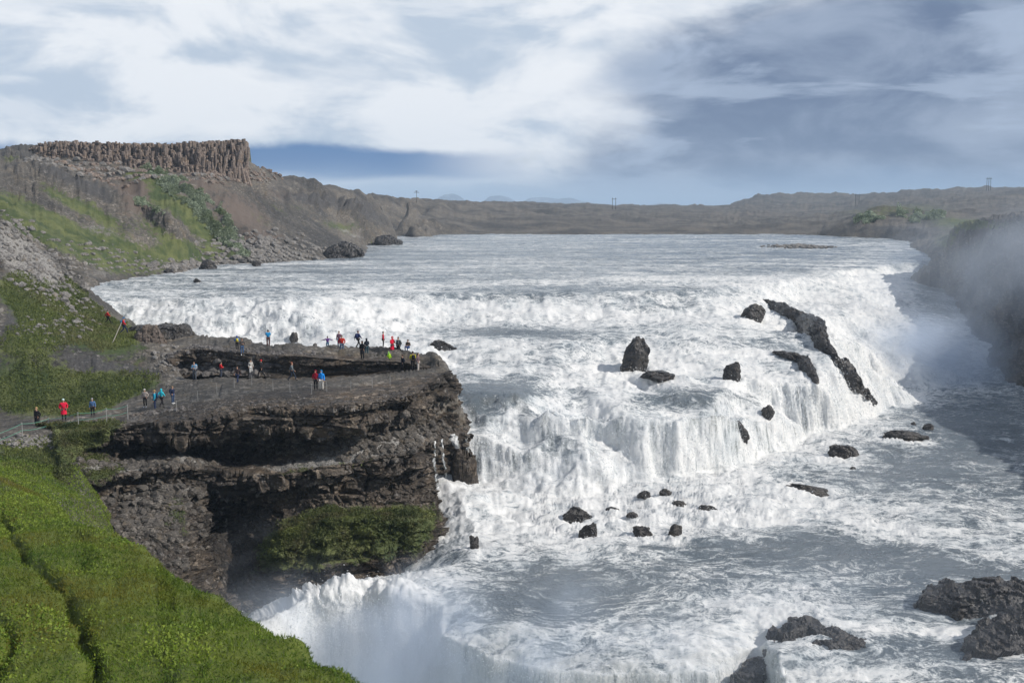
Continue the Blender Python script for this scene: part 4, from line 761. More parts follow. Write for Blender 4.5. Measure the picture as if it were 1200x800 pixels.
def pose_meshes(pose):
    if pose in POSE: return POSE[pose]
    J = joints(pose); c = lambda k, r: (k, J[k], r)
    body = [[c('pel',(.13,.10)), c('wst',(.12,.085)), c('chs',(.14,.10)), c('nck',.055), c('hd0',(.062,.07)), c('hd1',(.075,.09)), c('hd2',(.055,.065))]]
    jack = [[c('pel',(.19,.145)), c('wst',(.165,.13)), c('chs',(.185,.15)), ('nk2', tuple(J['nck'][i]-(.0,0,.02)[i] for i in range(3)), .085)]]
    trou = [[c('pel',(.155,.12))]]
    for k in 'lr':
        body.append([c('chs',(.14,.10)), c('sho'+k,.055), c('elb'+k,.040), c('wri'+k,.026), c('pal'+k,(.036,.018))])
        body.append([c('pel',(.13,.10)), c('hip'+k,.075), c('kne'+k,.050), c('ank'+k,.036), c('toe'+k,.030)])
        jack.append([c('chs',(.185,.15)), c('sho'+k,.095), c('elb'+k,.072), c('wri'+k,.055)])
        trou.append([c('pel',(.155,.12)), c('hip'+k,.108), c('kne'+k,.078), c('ank'+k,.062)])
    b = skin_mesh(body); bm = bmesh.new(); bm.from_mesh(b); bpy.data.meshes.remove(b)
    h1 = Vector(J['hd1']); ns = Vector(J['nose']); f = (ns-h1).normalized()
    for k, s in (('l',-1),('r',1)):   # five separate fingers on each palm
        p = Vector(J['pal'+k]); w = Vector(J['wri'+k]); dr = (p-w).normalized(); sd = dr.cross(Vector((0,1,.3))).normalized()
        if sd.length < .5: sd = Vector((1,0,0))
        up = dr.cross(sd)
        for q in range(5):
            if q < 4: o = p+sd*((q-1.5)*.021); L = (.062,.072,.068,.052)[q]; a = o+dr*L*.55+up*.006; e = o+dr*L+up*.022; o = o-dr*.02
            else: o = p-sd*.03*s-dr*.035; a = o-sd*.025*s+dr*.025; e = a+dr*.03+up*.01
            bar_bm(bm, o, a, .0095, 5, .0085); bar_bm(bm, a, e, .0085, 5, .006)
    hd = bmesh.ops.create_cone(bm, cap_ends=True, segments=5, radius1=.017, radius2=.006, depth=.05, matrix=Matrix.Translation(h1+f*.10+Vector((0,0,-.02))) @ f.to_track_quat('Z','Y').to_matrix().to_4x4())
    for s in (-1,1): bmesh.ops.create_icosphere(bm, subdivisions=1, radius=.022, matrix=Matrix.Translation(h1+Vector((.088*s,0,-.005))) @ Matrix.Scale(.4,4,(1,0,0)))
    body = bpy.data.meshes.new('body'); bm.to_mesh(body); bm.free()
    for p in body.polygons: p.use_smooth = True
    shl = []
    for k in 'lr':
        a = Vector(J['ank'+k]); t = Vector(J['toe'+k]); d = (t-a).normalized(); m = (a*.55+t*.45)+Vector((0,0,-.02))
        shoes = bmesh.new(); bmesh.ops.create_icosphere(shoes, subdivisions=2, radius=1, matrix=Matrix.Translation(m) @ d.to_track_quat('Y','Z').to_matrix().to_4x4() @ Matrix.Diagonal((.055,.15,.055,1)))
        s_ = bpy.data.meshes.new('shoe'); shoes.to_mesh(s_); shoes.free(); shl.append(s_)
    tor = (Vector(J['chs'])+Vector(J['wst']))/2; upv = (Vector(J['chs'])-Vector(J['pel'])).normalized()
    POSE[pose] = dict(J=J, body=body, jacket=skin_mesh(jack), trousers=skin_mesh(trou), shoes=shl, h1=h1, f=f, tor=tor, up=upv); return POSE[pose]
_CM = {}
def cloth(c, rough=.8):
    if c not in _CM: _CM[c] = plain('cloth', c, rough, .18, 12, .15)
    return _CM[c]
SKIN = plain('skin', (.45,.27,.19), .6, .08, 20)
def part(me, name, mat, parent):
    m = me.copy(); m.name = name; m.materials.clear(); m.materials.append(mat); return link(bpy.data.objects.new(name, m), parent)
def person(px, py, hpx, face, pose, jk, tr, head, hc, label, pack=None, skirt=False, src=None, shoe=(.04,.04,.04), lo=80, hi=132):
    p = ground(px, py, src or ALL, 1.6, lo, hi); PM = pose_meshes(pose); full = {'sit': 1.17, 'crouch': 1.10}.get(pose, 1.76)
    s = max(.55, min(1.12, hpx/F*p.y/full)); r = empty('person', p+Vector((0,0,-.02)), math.radians(face)); r.scale = (s,s,s)
    tag(r, label, 'person')
    part(PM['body'], 'body', SKIN, r); part(PM['jacket'], 'jacket', cloth(jk), r); part(PM['trousers'], 'trousers', cloth(tr), r); [part(q, 'shoe', cloth(shoe), r) for q in PM['shoes']]
    bm = bmesh.new(); h1 = PM['h1']; f = PM['f']
    rad, nm = (.118, 'hood') if head == 'hood' else ((.108,'hat') if head == 'hat' else (.104,'hair'))
    bmesh.ops.create_uvsphere(bm, u_segments=12, v_segments=8, radius=rad, matrix=Matrix.Translation(h1-f*.022+Vector((0,0,.025))) @ Matrix.Diagonal((.92,1.05,1.12,1)))
    cut = [v for v in bm.verts if (v.co-h1).dot(f) > (.045 if head == 'hood' else .02) and v.co.z < h1.z+(.10 if head == 'hood' else .045)]
    if head != 'hood': cut += [v for v in bm.verts if v.co.z < h1.z-(.02 if head == 'hat' else .07)]
    bmesh.ops.delete(bm, geom=list(set(cut)), context='VERTS')
    bmesh.ops.solidify(bm, geom=bm.faces[:], thickness=.012)
    if head == 'hood': bmesh.ops.create_cone(bm, cap_ends=True, segments=10, radius1=.12, radius2=.08, depth=.12, matrix=Matrix.Translation(h1+Vector((0,-.01,-.13))))
    if head == 'hat': bmesh.ops.create_cone(bm, cap_ends=True, segments=12, radius1=.1, radius2=.1, depth=.012, matrix=Matrix.Translation(h1+f*.06+Vector((0,0,.05))))
    obj_bm(nm, bm, cloth(hc), r, True)
    if skirt:                    # long coat hem
        bm = bmesh.new(); z = PM['J']['pel'][2]; bmesh.ops.create_cone(bm, cap_ends=False, segments=14, radius1=.235, radius2=.19, depth=.42, matrix=Matrix.Translation((0,0,z-.20)) @ Matrix.Diagonal((1,.8,1,1))); obj_bm('coat_hem', bm, cloth(jk), r, True)
    if pack:
        bm = bmesh.new(); bmesh.ops.create_cube(bm, size=1, matrix=Matrix.Translation(PM['tor']-f*.0+Vector((0,-.23,.04))) @ Matrix.Diagonal((.32,.18,.46,1))); bmesh.ops.bevel(bm, geom=bm.edges[:], offset=.05, segments=2, affect='EDGES')
        bk = obj_bm('backpack', bm, cloth(pack), r, True)
        for sx in (-1,1):
            bm = bmesh.new(); sh = Vector(PM['J']['shor']); bar_bm(bm, (.12*sx,-.14,sh.z+.06), (.12*sx,.16,sh.z-.04), .022); bar_bm(bm, (.12*sx,.16,sh.z-.04), (.13*sx,.10,sh.z-.34), .02); obj_bm('strap', bm, cloth(pack), bk, True)
    return r
BLK=(.015,.015,.018); NAV=(.02,.03,.07); JEAN=(.05,.08,.15); RED=(.55,.02,.03); DRED=(.30,.02,.02); BLU=(.02,.20,.55); TEAL=(.02,.28,.42); TURQ=(.03,.45,.55); GRY=(.25,.24,.24); LGR=(.5,.48,.45); HAIR=(.04,.025,.015); BLOND=(.45,.30,.14); PURP=(.10,.04,.18); BRN=(.08,.06,.045); WHT=(.75,.74,.72)
person(44,502,26,160,'pockets',BLK,BLK,'hair',BLOND,'fair haired person in a black coat walking on the paved path, furthest left', skirt=True)
person(76,492,27,-150,'pockets',(.62,.015,.05),BLK,'hat',(.6,.75,.72),'person in a long bright red coat and pale knitted hat on the paved path', skirt=True)
person(109,489,22,-170,'stand',(.07,.14,.28),BLK,'hat',(.4,.4,.42),'person in a patterned blue jacket and grey hat on the path before the dirt bank')
person(170,478,22,175,'pockets',(.32,.28,.26),BLK,'hat',(.5,.48,.45),'person in a beige grey jacket standing left of the turquoise pair', shoe=(.6,.6,.6))
person(182,480,24,100,'stand',TEAL,NAV,'hat',(.35,.25,.12),'person in a teal jacket with a dark backpack, left one of a close pair', pack=(.02,.06,.12))
person(189,476,21,-20,'walk',TURQ,BLK,'hood',TURQ,'hooded person in a bright turquoise jacket walking beside the teal jacket')
person(202,472,21,-110,'pockets',NAV,JEAN,'hair',(.25,.17,.1),'person in a navy hooded jacket, blue jeans and white shoes at the path bend', shoe=WHT, pack=NAV)
person(127,378,16,-60,'walk',(.50,.03,.03),BLK,'hat',BLK,'person in a red jacket and black cap half hidden behind the grassy hill', lo=105, hi=140)
person(146,391,19,-80,'walk',RED,NAV,'hat',(.02,.2,.5),'person in a red jacket with a blue backpack climbing past the leaning pole', pack=(.03,.22,.42), lo=105, hi=140)
person(228,445,23,170,'hold',(.28,.30,.33),(.08,.09,.11),'hair',HAIR,'person in a grey jacket with a bright blue backpack on the lower ledge', pack=(.02,.30,.62))
person(259,444,19,-60,'hold',RED,(.06,.07,.10),'hair',BLK,'person in a red jacket with raised forearms and dark jeans on the lower ledge')
person(279,447,20,170,'walk',(.05,.035,.035),NAV,'hair',HAIR,'person in an open black jacket striding with legs wide on the lower ledge')
person(294,438,17,-160,'stand',LGR,WHT,'hair',HAIR,'person in pale grey with white trousers against the dark rock step')
person(307,442,21,60,'walk',BLK,BLK,'hat',(.6,.03,.03),'person all in black with a red cap bending forward by the rock step')
person(343,446,22,-90,'walk',(.13,.15,.16),(.03,.04,.06),'hair',(.3,.1,.06),'person in a dark grey jacket striding right across the lower ledge')
person(370,457,24,170,'pockets',(.33,.012,.03),BLK,'hood',(.33,.012,.03),'person in a dark red hooded jacket and black trousers beside the blue raincoat')
person(377,457,24,170,'stand',(.015,.25,.75),(.65,.62,.56),'hood',(.015,.3,.75),'person in a bright blue hooded raincoat and cream trousers on the lower ledge')
person(278,410,17,20,'hold',(.02,.18,.55),BLK,'hood',(.02,.08,.3),'hooded person in a blue jacket with a yellow patch on the upper ledge, leftmost there', pack=(.5,.42,.05))
person(284,415,20,-150,'hold',(.07,.06,.055),(.05,.10,.20),'hair',(.03,.03,.03),'person in a dark olive jacket and blue jeans holding something up on the upper ledge', shoe=WHT)
person(314,408,20,10,'photo',(.02,.25,.52),(.08,.03,.03),'hair',BLK,'lone person in a blue jacket photographing the falls from the upper ledge')
person(382,409,16,20,'spread',PURP,(.03,.12,.22),'hair',BLK,'child in a purple jacket with both arms stretched out on the upper ledge', lo=95)
person(395,407,20,170,'stand',(.22,.12,.16),(.05,.08,.15),'hair',HAIR,'person in a mauve striped top and jeans behind the dark red jacket', lo=95)
person(401,414,22,190,'pockets',(.42,.03,.02),(.07,.11,.18),'hair',BLK,'person in a brick red jacket and blue jeans near the edge of the upper ledge', shoe=WHT, lo=95)
person(420,406,20,-40,'walk',(.025,.04,.12),BLK,'hair',(.12,.05,.04),'person in a bulky navy jacket striding along the upper ledge skyline', lo=95, pack=(.03,.045,.13))
person(425,421,22,160,'pockets',BLK,BLK,'hood',BLK,'person in a long black coat at the front of the upper ledge', skirt=True, lo=95)
person(430,416,20,30,'hold',(.015,.02,.03),(.03,.07,.09),'hood',(.015,.02,.03),'hooded person in a black jacket right behind the long black coat', lo=95)
person(448,409,19,-80,'stand',(.48,.02,.04),(.08,.075,.075),'hair',(.03,.02,.02),'slim person in a red jacket standing alone against the white water', shoe=WHT, lo=95)
person(460,415,24,-130,'hold',(.70,.015,.05),(.05,.02,.04),'hood',(.70,.015,.05),'person in a bright red hooded coat beside the tall dark figure', skirt=True, lo=95)
person(467,416,24,150,'pockets',(.06,.07,.075),BLK,'hair',BLK,'tall person in a dark jacket with grey panels right of the red coat', pack=(.25,.3,.32), lo=95)
person(478,412,13,160,'sit',BRN,(.04,.08,.22),'hair',HAIR,'person in a brown jacket sitting at the far right of the upper ledge', lo=95)
person(457,421,9,120,'crouch',(.45,.75,.03),(.30,.55,.03),'hood',(.30,.70,.10),'crouching child in a neon yellow green jacket at the edge of the upper ledge', lo=95)
person(472,436,21,120,'pockets',(.012,.015,.025),BLK,'hair',HAIR,'person dressed in black at the left of the trio near the ledge tip')
person(484,434,26,20,'hold',(.55,.50,.02),BLK,'hair',HAIR,'person in a yellow and black jacket, middle of the trio by the ledge tip', pack=BLK)
person(490,436,26,-100,'pockets',(.16,.11,.12),(.42,.38,.35),'hair',HAIR,'person in a mauve jacket and pale trousers, right of the ledge tip trio', shoe=WHT)
# ================================================================== FENCES, POLE, PYLONS
M_POST = plain('weathered_steel', (.30,.30,.29), .5, .2, 30); M_DROPE = plain('grey_rope', (.14,.14,.13), .8, .2, 30); M_ROPE = plain('green_rope', (.10,.28,.20), .8, .2, 30); M_WOOD = plain('bleached_wood', (.42,.38,.33), .85, .25, 15); M_PYL = plain('dark_timber', (.03,.03,.035), .8)
def fence(name, posts, hgt, label, cat, ropemat, rad=.03, ropes=(.95,.5), rr=.02):
    P3 = [ground(a, b, ALL, 1.6, 75, 130) for a, b in posts]; r = empty(name, P3[0]); tag(r, label, cat); b0 = P3[0]
    for p in P3:
        bm = bmesh.new(); q = p-b0; bar_bm(bm, q+Vector((0,0,-.15)), q+Vector((random.uniform(-.03,.03),0,hgt)), rad, 6, rad*.8); bmesh.ops.create_icosphere(bm, subdivisions=1, radius=rad*1.3, matrix=Matrix.Translation(q+Vector((0,0,hgt))))
        obj_bm('post', bm, M_POST, r)
    for k in ropes:
        bm = bmesh.new()
        for a, b in zip(P3[:-1], P3[1:]):
            a = a-b0+Vector((0,0,hgt*k)); b = b-b0+Vector((0,0,hgt*k)); pr = a
            for i in range(1,7):
                t = i/6; c = a.lerp(b, t)-Vector((0,0,.12*4*t*(1-t))); bar_bm(bm, pr, c, rr, 5); pr = c
        obj_bm('rope', bm, ropemat, r)
fence('rope_fence', [(-25,531),(26,513),(57,506),(92,500),(125,495),(150,491)], 1.25, 'rope fence of steel posts and green rope along the paved path', 'fence', M_ROPE, .04)
fence('rope_fence', [(207,482),(232,470),(254,459),(275,454),(297,449),(320,458),(340,460),(365,462),(383,459),(411,458),(436,454),(457,452)], .95, 'thin rope fence crossing the lower rock ledge', 'fence', M_DROPE, .022, (.95,), .010)
a = ground(133,399,None,2,95,125); bm = bmesh.new(); bar_bm(bm, (0,0,-.2), (.95,.5,2.1), .05, 8, .04); o = obj_bm('leaning_pole', bm, M_WOOD); o.location = a; tag(o, 'bleached wooden pole leaning on the grassy hill above the path', 'pole')
def pylon(px, py, D, hpx, n, label):
    p = ground(px, py, None, 3, D*.5, D*1.6); H = hpx/F*p.y; p.z = PD(px, py, p.y)[2]; r = empty('power_pylon', p); tag(r, label, 'pylon', 'power pylons on the skyline'); w = H*.32
    xs_ = [(-w/2+w*i/(n-1)) for i in range(n)] if n > 1 else [0]
    rr = p.y/F*.30
    for x in xs_:
        bm = bmesh.new(); bar_bm(bm, (x*1.15,0,-3), (x,0,H), rr, 6, rr*.7); obj_bm('pole', bm, M_PYL, r)
    bm = bmesh.new(); bar_bm(bm, (-w*.8,0,H*.86), (w*.8,0,H*.86), rr*.8); obj_bm('crossarm', bm, M_PYL, r)
    if n == 1:
        bm = bmesh.new(); bar_bm(bm, (-w*.3,0,H*.97), (w*.3,0,H*.97), rr*1.3); obj_bm('equipment_box', bm, M_PYL, r)
pylon(489,236,520,12,1,'slender single mast on the left skyline above the river bend')
pylon(720,243,1250,11,2,'two legged power pylon on the skyline in the middle of the far moor')
pylon(1004,239,1300,12,2,'two legged power pylon before the hazy hill right of centre')
pylon(1158,221,1650,13,3,'three legged power pylon on the hilltop at far right')
# ================================================================== VEGETATION
def leaves(name, base, nrm, size, tone, mat, label, lean=.5, wide=.5, asp=1.0):
    n = len(base); up = np.tile(np.array([0,0,1.]), (n,1)); d = up*(1-lean)+RNG.normal(size=(n,3))*lean; d /= np.linalg.norm(d, axis=1, keepdims=True)
    s = np.cross(d, RNG.normal(size=(n,3))); s /= np.linalg.norm(s, axis=1, keepdims=True); s *= (size*wide)[:,None]; L = d*(size*asp)[:,None]
    bend = RNG.normal(size=(n,3))*(size*.22)[:,None]
    V_ = np.stack([base-s*.25, base+s*.25, base+L*.6+s*.5+bend*.5, base+L+bend], 1).reshape(-1,3); V2 = V_.copy().reshape(n,4,3); V2[:,2] = base+L*.55+s*.5; V2[:,1] = base; V2[:,0] = base+L*.55-s*.5; V2[:,3] = base+L+bend
    V2 = V2[:, [1,2,3,0]]; q = np.arange(n*4).reshape(n,4)
    o = mesh_np(name, V2.reshape(-1,3), q, mat, False, None, {'tone': np.repeat(tone, 4)}); tag(o, label, kind='stuff'); return o
GX, GY, GP, GN, gpx, gpy, ggr = LGRID
def sample(mask, n, jit=.5):
    w = mask.astype(float).ravel(); a = np.linalg.norm(np.cross(np.gradient(GP,axis=0), np.gradient(GP,axis=1)),axis=2).ravel(); w = w*a; w /= w.sum(); k = RNG.choice(len(w), n, p=w)
    i, j = np.unravel_index(k, GX.shape); i = np.clip(i,0,GX.shape[0]-2); j = np.clip(j,0,GX.shape[1]-2); u = RNG.random((n,1)); v = RNG.random((n,1))
    p = GP[i,j]*(1-u)*(1-v)+GP[i+1,j]*u*(1-v)+GP[i,j+1]*(1-u)*v+GP[i+1,j+1]*u*v; return p, GN[i,j], k
M_GRS = mat_leaf('grass_blades', (.050,.100,.008), (.150,.215,.018), (.150,.145,.018), .16)
M_HRB = mat_leaf('herb_leaves', (.08,.150,.012), (.26,.33,.045), (.13,.18,.02), .5)
M_HIL = mat_leaf('hill_tufts', (.05,.075,.018), (.165,.195,.05), (.15,.15,.06), .12)
M_SCR = mat_leaf('willow_scrub', (.12,.15,.075), (.40,.46,.34), (.15,.19,.09), .2)
nm = (GY < 78)&(GY > 22)&(gpx > -80)&(gpx < 470)&(gpy < 860)&(gpy > 520)
p, n_, k = sample(nm, 330000); x, y, z = p.T
t = fbm(x*.35, y*.35, z*.35, 4, 401)*.6+.45+.5*fbm(x*1.4,y*1.4,z*1.4,3,403); herb = sstep(-.12, .30, 1.3*fbm(x*.22, y*.22, x*0, 5, 405, .65)+.38*(1-sstep(25,48,y))-.35*sstep(-15,-6,x)+.25*sstep(45,60,y))
isb = RNG.random(len(p)) > herb*.8
leaves('grass', p[isb], None, .08+.12*RNG.random(isb.sum())**1.5, np.clip(t[isb]+.25*RNG.normal(size=isb.sum()),0,1), M_GRS, 'short green grass covering the near slope', .45, .22)
hb = ~isb; leaves('herbs', p[hb]+np.array([0,0,.04]), None, .05+.08*RNG.random(hb.sum()), np.clip(t[hb]*.8+.2+.3*RNG.normal(size=hb.sum()),0,1), M_HRB, 'bright leafy ground herbs growing in patches on the near slope', .75, .8)
gn_ = ggr+.45*fbm(GX*.25, GY*.25, GX*0, 4, 471, .6)
hm = (GY > 72)&(GY < 135)&(gn_ > .55)&(gpx > -60)&(gpx < 360)&(gpy > 230)
p, n_, k = sample(hm, 70000); t = fbm(p[:,0]*.25, p[:,1]*.25, p[:,2]*.3, 4, 411)*.7+.5
leaves('hill_grass', p, None, .08+.20*RNG.random(len(p))**2, np.clip(t+.25*RNG.normal(size=len(p)),0,1), M_HIL, 'rough tufted grass on the hill above the path', .5, .5)
def scrub(L, lo, hi, n, size, label, gsz):
    w = blobs(gpx, gpy, L)*(GY > lo)*(GY < hi); w = np.where(w > .3, w, 0); p, n_, k = sample(w, n)
    cx, cy, cz = p.T; c, e = cells(cx/gsz, cy/gsz, cx*0, 431); keep = c > .25; lump = np.clip(e*1.6, 0, 1)*gsz*.55*(c*.8+.5)
    q = p+np.stack([0*cx, 0*cx, lump*RNG.random(n)**.4], 1); q = q[keep]
    tt = np.clip(c[keep]*.7+.2+.22*RNG.normal(size=keep.sum()), 0, 1)
    leaves('scrub', q, None, size*(.6+.8*RNG.random(len(q))), tt, M_SCR, label, .8, .7)
scrub([(205,222,36,7,1,30),(235,240,34,10,1,42),(262,268,24,11,1,52),(280,292,14,9,1,50),(180,250,20,6,.5,20),(165,203,16,3,.7),(188,208,12,4,1),(170,238,16,5,.6)], 200, 300, 80000, .30, 'grey green willow scrub spreading down the slope below the crag', 3.2)
scrub([(1045,246,36,7,1),(1010,258,24,6,.7),(1080,256,30,6,.7)], 330, 480, 26000, .6, 'dark green scrub on the knoll beyond the right bank', 6)
w_ = [(CL[0][i], i) for i in range(0)]
# hanging greenery on the cliff mound
a_, b_, Q_ = CL; gw = np.clip(gsa.ravel()-.35, 0, 1); gw /= gw.sum(); k = RNG.choice(len(gw), 60000, p=gw); p = Q_[k]+RNG.normal(size=(60000,3))*.06
t = fbm(p[:,0]*.5, p[:,1]*.5, p[:,2]*.5, 3, 441)*.9+.35
M_MOSS = mat_leaf('cliff_moss', (.035,.050,.014), (.17,.195,.05), (.10,.095,.04), .45)
leaves('cliff_plants', p, None, .08+.16*RNG.random(len(p)), np.clip(t+.22*RNG.normal(size=len(p)),0,1), M_MOSS, 'mossy grass and herbs hanging over the cliff ledges', .65, .45)
# thin side fall running down the steps at the end of the cliff
def rivulet(spots, label):
    V_ = []; Fq = []; ns = 0; at_ = []
    for path, wpx in spots:
        K = []
        for (x0, y0), (x1, y1) in zip(path[:-1], path[1:]):
            for i in range(14):
                t = i/14; K.append((x0+(x1-x0)*t, y0+(y1-y0)*t))
        Q = np.array([list(ground(a, b, CL, 1.6)) for a, b in K]); Q[2:-2] = (Q[:-4]+Q[1:-3]+Q[2:-2]+Q[3:-1]+Q[4:])/5; Q[:,1] -= .30; Q[:,0] += .10
        m = len(Q); nc = 9
        for i in range(m):
            w = wpx/F*Q[i,1]*(.75+.15*math.sin(i*.35+wpx)+.35*(i/m))
            for j in range(nc):
                u = j/(nc-1)*2-1; V_.append((Q[i,0]+u*w/2+.06*math.sin(i*1.3+j), Q[i,1]-.22*(1-u*u)+.05*math.sin(i*.9+j*2), Q[i,2]+.04*math.sin(j*2.1+i))); at_.append(.9-.35*abs(u))
        Fq.append(gridquads(m, nc)+ns); ns += m*nc
    n = len(V_); tag(mesh_np('side_fall', V_, np.concatenate(Fq), M_WATER, True, None, {'foam': at_, 'steep': np.ones(n), 'far': np.zeros(n), 'cross': np.array(V_)[:,0]}), label, kind='structure')
rivulet([([(528,507),(534,520),(537,545),(541,575),(548,588),(552,606),(548,630)],12),([(508,516),(509,540),(510,560),(512,572)],3),([(517,514),(519,540),(522,562),(525,574)],3),([(544,580),(532,592),(540,612),(533,640)],6),([(545,512),(548,540),(550,572)],5)], 'thin white side falls trickling down the rock steps at the cliff end')
# ================================================================== SPRAY AND HAZE
def spray(name, c, half, dens, scale, seed, label, thr=.42, soft=.35, drift=(0,0,0), colr=(.78,.87,1)):
    bm = bmesh.new(); bmesh.ops.create_icosphere(bm, subdivisions=2, radius=1.0, matrix=Matrix.Diagonal((half[0]*1.05,half[1]*1.05,half[2]*1.05,1)))
    m, nt, out = newmat(name); g = G(nt); tc = g.n('ShaderNodeTexCoord').outputs['Object']
    q = g.scale(tc, 1/half[0], 1/half[1], 1/half[2]); ln = g.n('ShaderNodeVectorMath', operation='LENGTH'); nt.links.new(q, ln.inputs[0])
    off = g.n('ShaderNodeVectorMath', operation='ADD'); nt.links.new(tc, off.inputs[0]); off.inputs[1].default_value = (seed*13.7, seed*3.1, 0)
    ns = g.noise(off.outputs[0], scale, 4, .6, .6)
    fo = g.rng(ln.outputs['Value'], 1.0, .15); d = g.math('MULTIPLY', g.math('MULTIPLY', fo, g.rng(ns, thr, thr+soft)), dens)
    v = g.n('ShaderNodeVolumePrincipled'); v.inputs['Color'].default_value = colr+(1,); v.inputs['Anisotropy'].default_value = .2; nt.links.new(d, v.inputs['Density']); nt.links.new(v.outputs[0], out.inputs[1])
    o = obj_bm(name, bm, m); o.location = c; tag(o, label, kind='stuff'); o['category'] = 'spray' if False else None or ''
    del o['category']; return o
spray('spray_mist', PD(480,800,68), (24,12,9.5), .5, .13, 1, 'dense bluish spray boiling up from the lower plunge')
spray('spray_mist', PD(1185,360,175), (30,36,24), .042, .05, 2, 'drifting spray filling the right hand canyon', .35, .3)
spray('spray_mist', PD(1090,425,163), (19,15,10), .22, .08, 3, 'thick spray at the foot of the right hand fall', .35, .3)
spray('spray_mist', PD(620,555,101), (13,6,4.5), .16, .22, 4, 'spray bursting at the foot of the middle fall')
spray('spray_mist', PD(980,470,140), (20,10,5), .10, .16, 5, 'thin spray above the right pool below the cascade')
spray('spray_mist', PD(300,650,82), (5,4,4), .05, .25, 6, 'wisp of spray rising in front of the dark cliff recess', .4, .3)
spray('spray_mist', PD(720,800,63), (16,7,6), .24, .2, 8, 'light spray hanging in front of the lower lip')
spray('spray_mist', PD(640,490,104), (18,5,5), .035, .25, 9, 'faint spray drifting over the middle fall', .4, .3)
spray('spray_mist', PD(1000,745,66), (22,12,6), .030, .12, 7, 'thin spray over the dark reef at bottom right', .3, .3)
bm = bmesh.new(); bmesh.ops.create_cube(bm, size=1, matrix=Matrix.Translation((0,5500,90)) @ Matrix.Diagonal((32000,15000,220,1)))
m, nt, out = newmat('haze'); v = nt.nodes.new('ShaderNodeVolumePrincipled'); v.inputs['Color'].default_value = (.62,.80,1,1); v.inputs['Density'].default_value = 1.5e-4; nt.links.new(v.outputs[0], out.inputs[1])
tag(obj_bm('haze', bm, m), 'thin bluish air between the camera and the far moor', kind='stuff')
# ================================================================== SKY, SUN, AIR, CAMERA
SUN_AZ, SUN_EL = math.radians(104), math.radians(36)
wd = bpy.data.worlds.new("World"); sc.world = wd; wd.use_nodes = True; nt = wd.node_tree; nt.nodes.clear(); g = G(nt)
out = nt.nodes.new('ShaderNodeOutputWorld'); bg = nt.nodes.new('ShaderNodeBackground'); nt.links.new(bg.outputs[0], out.inputs[0])
sky = g.n('ShaderNodeTexSky', sky_type='NISHITA', sun_disc=False); sky.sun_elevation = SUN_EL; sky.sun_rotation = SUN_AZ; sky.air_density = 1.0; sky.dust_density = 1.5
tc = g.n('ShaderNodeTexCoord').outputs['Generated']; sx = g.n('ShaderNodeSeparateXYZ'); nt.links.new(tc, sx.inputs[0])
az = g.math('MULTIPLY', g.math('ARCTAN2', sx.outputs[0], sx.outputs[1]), 57.2958); el = g.math('MULTIPLY', g.math('ARCSINE', sx.outputs[2]), 57.2958)
def vec(a, b, c=0.0):
    x = g.n('ShaderNodeCombineXYZ'); g.put(x,0,a); g.put(x,1,b); g.put(x,2,c); return x.outputs[0]
fl = g.math('ADD', g.math('ABSOLUTE', el), 5.0)
n1 = g.noise(vec(g.math('MULTIPLY', az, .06), g.math('MULTIPLY', el, .16), 1.5), 1.0, 12, .55, .1); n2 = g.noise(vec(g.math('MULTIPLY', az, .13), g.math('MULTIPLY', el, .27), 4.0), 1.0, 12, .56, .35); n3 = g.noise(vec(g.math('MULTIPLY', az, .08), g.math('MULTIPLY', el, .34), 9.0), 1.0, 10, .56, .4)
# cloud bank: bright on the left, a dark front on the right
fr = g.math('ADD', g.math('SUBTRACT', g.math('MULTIPLY', az, .105), g.math('MULTIPLY', el, .150)), .28)
fr = g.math('ADD', fr, g.math('MULTIPLY', g.math('SUBTRACT', n1, .5), 3.4))
dark = g.rng(fr, -.6, .45)
white = g.mix(g.rng(n2, .38, .58), (.52,.61,.73), (.88,.91,.95))
white = g.mix(g.math('MULTIPLY', g.rng(n3, .48, .60), .5), white, (.93,.95,.98))
grey = g.mix(g.rng(n2, .36, .66), (.145,.200,.320), (.33,.40,.53)); grey = g.mix(g.math('MULTIPLY', g.rng(n3, .50, .60), .6), grey, (.46,.55,.70))
cl = g.mix(dark, white, grey)
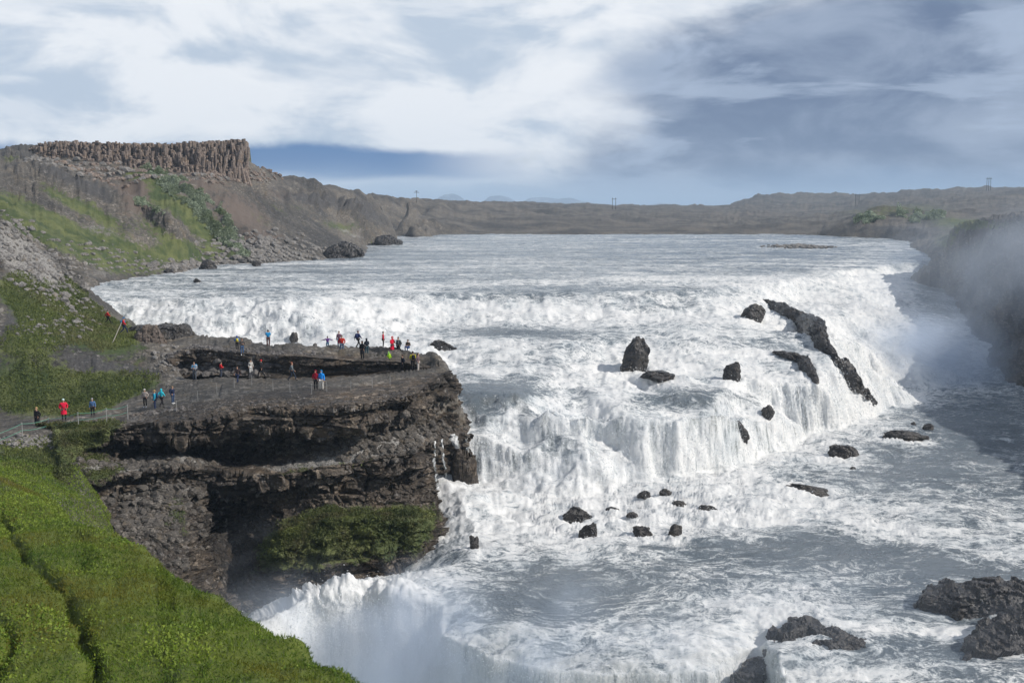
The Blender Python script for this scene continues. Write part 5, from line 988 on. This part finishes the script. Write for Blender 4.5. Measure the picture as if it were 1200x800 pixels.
# blue gap low on the left, pale band on the horizon
gap = g.math('MULTIPLY', g.math('MULTIPLY', g.rng(g.math('ADD', el, g.math('MULTIPLY', g.math('SUBTRACT', n2, .5), 1.6)), 1.35, 1.9), g.rng(g.math('ADD', el, g.math('MULTIPLY', g.math('SUBTRACT', n2, .5), 2.0)), 3.6, 2.9)), g.rng(az, 3.0, -7.0))
cl = g.mix(gap, cl, (.06,.17,.40))
hz = g.math('MULTIPLY', g.rng(g.math('ADD', el, g.math('MULTIPLY', g.math('SUBTRACT', n3, .5), 2.5)), 2.6, .4), .75)
cl = g.mix(hz, cl, g.mix(g.rng(az, -8.0, 18.0), (.46,.60,.78), (.20,.34,.56)))
cover = g.rng(g.math('ADD', n1, g.rng(el, 14.0, 40.0, .25, -.02)), .42, .60)
STR = .10
clb = g.n('ShaderNodeVectorMath', operation='SCALE'); nt.links.new(cl, clb.inputs[0]); clb.inputs['Scale'].default_value = 1/STR
skc = g.n('ShaderNodeMix', data_type='RGBA'); g.put(skc,0,cover); nt.links.new(sky.outputs[0], skc.inputs[6]); nt.links.new(clb.outputs[0], skc.inputs[7])
nt.links.new(skc.outputs[2], bg.inputs[0]); bg.inputs[1].default_value = STR
sl = bpy.data.lights.new('sun', 'SUN'); sl.energy = 4.3; sl.angle = math.radians(.5); sl.color = (1,.95,.88)
so = link(bpy.data.objects.new('sun', sl)); dv = Vector((math.sin(SUN_AZ)*math.cos(SUN_EL), math.cos(SUN_AZ)*math.cos(SUN_EL), math.sin(SUN_EL)))
so.rotation_euler = dv.to_track_quat('Z','Y').to_euler(); so.location = (60,-20,120)
cam = bpy.data.cameras.new('camera'); cam.lens = 36; cam.sensor_width = 36; cam.clip_end = 40000; cam.clip_start = .2
co = link(bpy.data.objects.new('camera', cam)); co.location = (0,0,CAMZ); co.rotation_euler = (math.pi/2-PITCH, 0, 0); sc.camera = co
sc.view_settings.view_transform = 'Standard'; sc.view_settings.look = 'None'; sc.view_settings.exposure = 0; sc.view_settings.gamma = 1
sc.cycles.max_bounces = 6; sc.cycles.volume_bounces = 2; sc.cycles.volume_step_rate = 1.0; sc.cycles.volume_max_steps = 256
